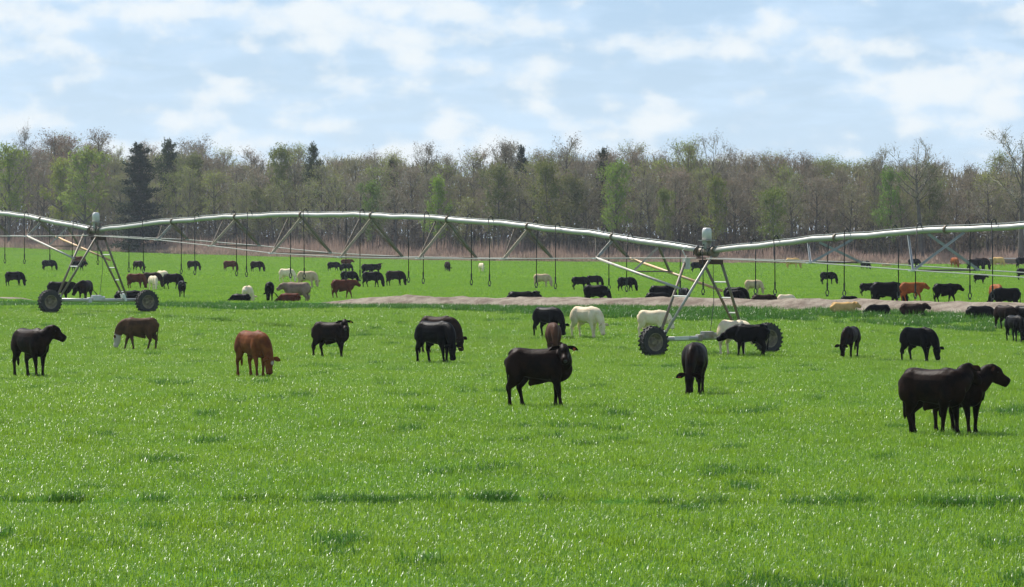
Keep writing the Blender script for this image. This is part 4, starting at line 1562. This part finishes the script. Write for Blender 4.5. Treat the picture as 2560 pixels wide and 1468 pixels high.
def cow(px, yf, yt, heading, label, color='black', head='graze', yaw=0, legs=0, sheath=False, near=False, behind=None, lying=False,
        face=False, eartag=None, swish=0.0, group=None, stout=1.0, size=None, back=0.0, seed=0):
    """px, yf: where its feet meet the ground in the photograph; yt: its back line; behind: metres beyond the bank's crest instead of yf"""
    if behind is not None:
        d = 185.0
        for _ in range(12):
            d = float(crest_y((px - CX) / F_PX * d)) + behind
        x, y = (px - CX) / F_PX * d, d
    else:
        x, y = ground_at(px, yf)
    z = float(gz(x, y))
    top = 0.77 if lying else 1.25
    zt = HC + (HOR - yt) * y / F_PX
    s = size if size else (zt - z) / top
    STAT.append((px, round(y), round(s, 2)))
    s = max(0.55, min(1.35, s))
    vox = 0.021 if near else 0.036
    if not near:
        q = int(px)
        if head in ('graze', 'level') and yaw == 0:
            yaw = (-17, 0, 13, 6)[q % 4]
        if legs < 2:
            legs = (q // 5) % 2
        stout = (0.95, 1.0, 1.07)[q % 3]
    key = (head, round(yaw, 2), legs % 4, sheath, near, lying, face, stout, back, seed if near else 0)
    if key not in CACHE:
        body, fr = cow_meshes(head, math.radians(yaw), legs, sheath, vox, lying, seed, face, stout, back)
        e1, tp1 = ear_mesh(fr, 1)
        e2, tp2 = ear_mesh(fr, -1)
        CACHE[key] = (body, fr, e1, e2, tp1, tp2)
    body, fr, e1, e2, tp1, tp2 = CACHE[key]
    tk = ('tail', lying, swish)
    if tk not in CACHE:
        CACHE[tk] = tail_mesh(lying, swish)
    mat = HIDE[color]
    nm = 'calf' if (s < 0.86 and near) else 'steer'
    root = empty(nm, (x, y, z + (0.012 if not lying else -0.02)), math.radians(heading), label, 'calf' if nm == 'calf' else 'cattle', group or 'cattle grazing on the pasture')
    root.scale = (s * 0.93, s * 0.96, s)

    def put(name, me):
        if len(me.materials) == 0:
            me.materials.append(mat)
        o = bpy.data.objects.new(name, me)
        link(o, root)
        o.material_slots[0].link = 'OBJECT'
        o.material_slots[0].material = mat
        return o
    put('body', body)
    for em in (e1, e2):
        eo = put('ear', em)
        eo.material_slots[0].material = EARM[color]
    put('tail', CACHE[tk])
    if near:
        n3, hv, side, upv, L = fr
        for sd in (-1, 1):
            small_ball('eye', n3 + hv * 0.12 + side * sd * 0.095 + upv * 0.03, 0.016, root, M_EYE)
        nose = small_ball('nose', n3 + hv * 0.395 - upv * 0.02, 0.052, root, M_HOOF if color != 'cream' else M_NOSE, (1.0, 1.0, 0.9))
    if eartag:
        tp = tp1 if eartag[1] > 0 else tp2
        q = MB()
        n3, hv, side, upv, L = fr
        rot = Matrix((side, upv, hv)).transposed() if abs(hv.z) < .9 else Matrix.Identity(3)
        q.box(tp + Vector((0, 0, -0.04)) + (hv * 0.02), (0.05, 0.07, 0.012), rot, 0.004)
        q.build('ear_tag', M_TAGY if eartag[0] == 'y' else M_TAGR, root)
    return root


M_NOSE = simple_mat('pale_nose', (0.16, 0.10, 0.08), 0.5)

# --- the near animals
cow(80, 945, 822, -52, 'dark brown steer standing head up at the far left of the foreground', 'blackbrown', 'up', 42, 1, True, True, seed=1, eartag=('r', 1), stout=1.05)
cow(347, 877, 795, 178, 'tan steer with a white face, grazing to the left below the left tower', 'tan', 'graze', 0, 2, True, True, face='white', seed=2, back=-0.03)
cow(634, 944, 828, -58, 'red-brown calf with white star on its brow, grazing in the left foreground', 'red', 'graze2', 12, 1, False, True, face='star', seed=3)
cow(830, 897, 805, -28, 'black calf standing head up, looking at the camera, yellow ear tag', 'blackbrown', 'up', -52, 1, True, True, eartag=('y', 1), seed=4)
cow(1090, 910, 804, -44, 'glossy black steer grazing with its head turned right, yellow ear tag', 'black', 'graze', -20, 1, False, True, eartag=('y', 1), seed=5, stout=1.05)
cow(1098, 886, 791, -34, 'brownish black animal half hidden behind the glossy black grazing steer', 'brown', 'graze', 0, 0, False, True, seed=6)
cow(1370, 845, 768, -45, 'black animal grazing behind the dark brown one seen head-on, middle of photo', 'black', 'graze', 0, 1, False, True, seed=7)
cow(1384, 893, 808, -86, 'dark brown animal grazing towards the camera right behind the big steer', 'umber', 'graze2', 0, 0, False, True, seed=8)
cow(1352, 1021, 871, -16, 'big dark brown steer staring at the camera in the centre foreground', 'blackbrown', 'up', -68, 1, True, True, eartag=('r', 1), seed=9, stout=1.02)
cow(1466, 845, 767, -42, 'cream steer grazing left of the white one beside the right tower', 'cream', 'graze', 0, 1, False, True, seed=10)
cow(1634, 846, 776, -22, 'cream steer with head half lowered behind the right tower left wheel', 'cream', 'low', -12, 1, False, True, seed=11)
cow(1736, 990, 858, -98, 'dark brown steer grazing straight towards the camera below the right tower', 'blackbrown', 'graze2', -8, 0, False, True, seed=12, eartag=('r', -1), stout=1.1)
cow(1836, 889, 801, -50, 'cream animal mostly hidden behind the black one at the right tower', 'cream', 'low', 0, 0, False, True, seed=13)
cow(1874, 894, 811, 166, 'black steer reaching its head left over the right tower beam', 'black', 'reach', 6, 3, False, True, seed=14, back=-0.02)
cow(2125, 896, 817, -112, 'dark calf grazing head-on, alone right of the right tower', 'blackbrown', 'graze2', -14, 0, False, True, seed=15)
cow(2296, 908, 819, -46, 'black steer grazing just above the pair at the right', 'black', 'graze', 0, 1, False, True, seed=16)
cow(2402, 1086, 925, -62, 'dark steer with raised head in profile, rear one of the right foreground pair', 'blackbrown', 'up', 60, 1, True, True, seed=18, size=0.97)
cow(2337, 1090, 922, -42, 'dark brown steer nearest the camera in the right foreground pair', 'blackbrown', 'up', 84, 3, True, True, seed=17, stout=1.04)
cow(2512, 826, 764, -62, 'dark animal at the right edge, between the lying black one and another', 'blackbrown', 'low', 20, 0, False, True, seed=19)
cow(2538, 857, 789, -72, 'black steer grazing lowest at the right edge', 'black', 'graze', 0, 0, False, True, seed=20)
cow(2566, 828, 765, -45, 'black animal cut by the right photo edge above the lowest grazing one', 'black', 'graze', 0, 0, False, True, seed=21)

# --- on and behind the bank, left to right
cow(150, 745, 704, -8, 'black steer behind the left wheel of the left tower', 'black', 'level', 0, 0, behind=3.5)
cow(212, 745, 701, -104, 'black animal seen end-on between the legs of the left tower', 'blackbrown', 'low', -40, 0, behind=2.0, swish=0.7)
cow(323, 745, 724, 5, 'black animal lying behind the beam beside the left tower right wheel', 'black', 'lieflat', 0, lying=True, behind=2.6)
cow(455, 747, 702, -84, 'black steer facing the camera on the bank right of the left tower', 'black', 'level', 8, 0, seed=3)
cow(602, 747, 725, 165, 'black animal lying behind the bank in front of a cream one', 'black', 'lieflat', 0, lying=True, behind=1.6, size=0.74)
cow(620, 745, 715, 80, 'cream animal seen from behind, beside the lying black one', 'cream', 'graze', 0, 0, behind=4.0)
cow(674, 748, 705, 92, 'black animal seen from behind on the bank with its tail swung right', 'black', 'graze', 0, 0, behind=1.4, swish=-0.7)
cow(725, 751, 731, 175, 'red animal lying below the taupe one on the grassy bank', 'darkred', 'lieflat', 0, lying=True, behind=1.2)
cow(742, 750, 706, 172, 'taupe animal facing left above the red one lying down', 'taupe', 'level', 0, 1, behind=3.2)
cow(858, 749, 699, 0, 'deep red bull walking right onto the start of the sandy bank', 'darkred', 'level', 0, 2, True, seed=2)
cow(1306, 742, 726, 0, 'dark animal lying with head up behind the sandy bank, middle of photo', 'black', 'lieup', -40, lying=True, behind=5.0)
cow(1490, 746, 713, -20, 'black animal grazing close behind the bank below the overlapping black pair', 'black', 'graze', 0, 0, behind=4.5)
cow(1644, 749, 732, 0, 'long black animal lying on the bank left of the right tower', 'black', 'lieflat', 0, lying=True, behind=2.2, size=0.82)
cow(1655, 744, 714, -15, 'black animal grazing just behind the long lying one', 'black', 'graze', 0, 0, behind=6.5)
cow(1712, 748, 720, -75, 'black animal grazing end-on behind the bank at the tower left legs', 'black', 'graze', 0, 0, behind=3.5)
cow(1838, 748, 718, -28, 'black animal grazing behind the tower right legs, upper of two', 'black', 'graze', 0, 0, behind=6.0)
cow(1836, 751, 726, -22, 'shiny black animal low behind the tower right legs, lower of two', 'black', 'graze', 0, 0, behind=2.5)
cow(1911, 751, 734, 2, 'dark brown animal lying between the black ones and a cream one', 'brown', 'lieflat', 0, lying=True, behind=2.5)
cow(1965, 754, 735, 2, 'cream animal lying flat on top of the sandy bank', 'cream', 'lieflat', 0, lying=True, behind=1.6)
cow(2123, 761, 739, 4, 'black animal lying alone behind the bank, right of the lying cream one', 'black', 'lieflat', 0, lying=True, behind=1.8)
cow(2108, 786, 766, 6, 'yellow-tan calf lying stretched along the sandy bank with head up', 'yellow', 'lieup', 0, lying=True, size=0.78)
cow(2196, 789, 773, 186, 'black calf lying flat in front of the sandy bank beside the yellow-tan one', 'black', 'lieflat', 0, lying=True, size=0.7)
cow(2282, 790, 768, -20, 'greyish brown calf lying with a dark head against the sandy bank', 'brown', 'lieup', 30, lying=True, size=0.78)
cow(2450, 798, 781, 3, 'black animal lying in front of the bank at the far right', 'black', 'lieflat', 0, lying=True, size=0.82)
cow(2218, 763, 705, -8, 'black steer walking behind the orange-red one on the right', 'black', 'graze', 0, 2, behind=3.0, seed=3)
cow(2170, 743, 708, -2, 'black animal grazing left of the walking black and orange-red ones', 'black', 'graze', 0, 1)
cow(2280, 768, 706, -2, 'orange-red steer walking right between two black ones', 'orange', 'level', 0, 2, behind=1.2)
cow(2364, 767, 709, 0, 'black steer walking ahead of the orange-red one', 'black', 'level', 0, 2, True, behind=1.5)
cow(2515, 763, 720, 184, 'black animal grazing to the left with its tail out, far right', 'black', 'graze', 0, 1, behind=3.0, swish=0.3)
cow(2492, 748, 711, -80, 'orange animal behind the left-grazing black one at far right', 'orange', 'graze', 0, 0, behind=16)

# --- middle distance
cow(36, 718, 679, -2, 'black steer grazing at the left edge beyond the bank', 'black', 'graze', 0, 1)
cow(340, 724, 684, -12, 'red-brown animal grazing leftmost in the group by the left tower', 'darkred', 'graze', 0, 1)
cow(384, 727, 690, -62, 'cream calf grazing head-on in front of the group by the left tower', 'cream', 'graze', 0, 0)
cow(380, 722, 681, -12, 'dark brown animal grazing behind the cream calf', 'brown', 'graze', 0, 0)
cow(406, 712, 677, -50, 'cream animal between two dark ones in the group by the left tower', 'cream', 'graze', 0, 0)
cow(432, 725, 684, -10, 'black steer grazing rightmost in the group, behind the one facing the camera', 'black', 'graze', 0, 2)
cow(717, 708, 672, -28, 'white-cream animal grazing left of the beige one', 'cream', 'graze', 0, 1)
cow(768, 721, 678, -20, 'beige steer grazing right of the white-cream one', 'beige', 'graze', 0, 1)
cow(872, 713, 678, -10, 'black animal grazing right behind the deep red bull', 'black', 'graze', 0, 0)
cow(930, 721, 679, -14, 'black steer grazing right of the deep red bull', 'black', 'graze', 0, 2)
cow(988, 717, 677, -12, 'dark steer grazing rightmost of the group near the deep red bull', 'blackbrown', 'graze', 0, 1)
cow(1355, 720, 685, -15, 'beige animal grazing alone in mid field above the lying dark one', 'beige', 'graze', 0, 1)
cow(1450, 727, 692, 0, 'black animal at the left of the overlapping pair in mid field', 'black', 'graze', 0, 0)
cow(1485, 721, 689, -4, 'black animal at the right of the overlapping pair in mid field', 'black', 'graze', 0, 1)
cow(1566, 731, 693, -14, 'black animal with tail swung left, right of the overlapping pair', 'black', 'graze', 0, 2, swish=0.4)
cow(1884, 738, 700, -22, 'cream animal grazing beyond the bank right of the right tower', 'beige', 'graze', 0, 1)
cow(2070, 713, 680, -10, 'black animal grazing alone right of the cream one beyond the bank', 'black', 'graze', 0, 1)
cow(2450, 712, 685, 4, 'black animal standing head up, alone at the right of mid field', 'black', 'level', 20, 1)
cow(2560, 702, 671, -10, 'black animal grazing at the right edge in mid field', 'black', 'graze', 0, 1)

# --- far animals
cow(122, 679, 650, -2, 'small far black animal grazing left of the left tower', 'black', 'graze', 0, 1)
cow(196, 669, 641, -5, 'far red animal mostly hidden behind the walking black one', 'darkred', 'graze', 0, 0)
cow(196, 680, 652, 4, 'far black animal walking behind the left tower left legs', 'black', 'level', 0, 2)
cow(346, 680, 652, -40, 'far dark brown animal grazing above the group by the left tower', 'brown', 'graze', 0, 0)
cow(483, 679, 652, -20, 'far black animal grazing, second right of the left tower', 'blackbrown', 'graze', 0, 1)
cow(575, 680, 652, -8, 'far red animal grazing between two dark ones', 'darkred', 'graze', 0, 1)
cow(642, 682, 653, -22, 'far dark animal grazing right of the far red one', 'blackbrown', 'graze', 0, 1)
cow(834, 681, 655, -2, 'far black animal, left of the cluster above the deep red bull', 'black', 'graze', 0, 2)
cow(866, 682, 659, -6, 'far black animal in the middle of the cluster above the deep red bull', 'black', 'graze', 0, 1)
cow(866, 671, 648, 0, 'far red animal at the back of the cluster above the deep red bull', 'darkred', 'level', 0, 0)
cow(922, 691, 660, -4, 'black animal standing broadside above the grazing black steers', 'black', 'level', 0, 1)
cow(938, 688, 660, -8, 'dark brown animal looking at the camera behind the broadside black one', 'brown', 'up', -60, 0)
cow(1119, 682, 654, -78, 'far dark red-brown animal seen end-on left of the small white calf', 'brown', 'graze', 0, 0)
cow(1204, 681, 658, -70, 'small far white calf grazing in the middle of the field', 'cream', 'graze', 0, 0)
cow(1744, 684, 655, 2, 'far black animal behind the junction box of the right tower', 'black', 'level', 0, 1)
cow(1982, 674, 645, -8, 'far yellow-tan animal grazing at the field edge right of the right tower', 'yellow', 'graze', 0, 1)
cow(2163, 676, 652, -50, 'far black animal grazing behind the right span cross braces', 'black', 'graze', 0, 0)
cow(2215, 668, 661, 0, 'tiny far yellow-tan animal lying at the field edge', 'yellow', 'lieflat', 0, lying=True, size=0.7)
cow(2285, 671, 647, -8, 'far black animal grazing beyond the walking orange-red steer', 'black', 'graze', 0, 1)
cow(2387, 672, 644, -72, 'far orange animal seen end-on at the field edge', 'orange', 'graze', 0, 0)
cow(2436, 680, 648, -10, 'far black animal, left of two overlapping at the upper right', 'black', 'graze', 0, 1)
cow(2452, 678, 645, -14, 'far dark animal, right of two overlapping at the upper right', 'blackbrown', 'graze', 0, 0)
cow(2496, 669, 643, -35, 'far pale yellow animal grazing in front of the grey trough', 'yellow', 'graze', 0, 0)
cow(2558, 674, 643, -10, 'far black animal at the right photo edge near the trough', 'black', 'level', 0, 1)
print('cattle', len(STAT))
print(STAT)

# ------------------------------------------------------------------ trough at the far field edge
def trough():
    x, y = at_depth(2518, 474)
    z = float(gz(x, y))
    root = empty('feed_trough', (x, y, z), math.radians(2), 'long grey metal trough at the far right field edge', 'trough')
    m = MB()
    m.box((0, 0, 0.98), (4.6, 0.06, 0.10), None, 0.02)
    m.box((0, 0.75, 0.98), (4.6, 0.06, 0.10), None, 0.02)
    m.build('rail', M_BOX, root)
    m = MB()
    m.box((0, 0.02, 0.60), (4.4, 0.03, 0.50))
    m.box((0, 0.72, 0.60), (4.4, 0.03, 0.50))
    m.box((0, 0.37, 0.36), (4.4, 0.66, 0.03))
    m.build('basin', M_OLIVE, root)
    for sx in (-2.1, -0.7, 0.7, 2.1):
        for sy in (0.06, 0.68):
            q = MB()
            q.box((sx, sy, 0.17), (0.07, 0.07, 0.34))
            q.build('leg', M_OLIVE, root)


trough()

# ------------------------------------------------------------------ thin haze over the whole field
def haze():
    m = bpy.data.materials.new('haze_air')
    m.use_nodes = True
    t = NT(m.node_tree)
    v = t.n('ShaderNodeVolumePrincipled', Color=(0.80, 0.88, 1.0, 1), Density=HAZE, Anisotropy=0.3)
    t.n('ShaderNodeOutputMaterial', Volume=v.outputs[0])
    b = MB()
    b.box((0, 3000, 14), (6400, 6400, 35))
    o = b.build('haze', m)
    tag(o, 'thin pale haze between the camera and the wood', kind='stuff')


HAZE = 0.00009
haze()
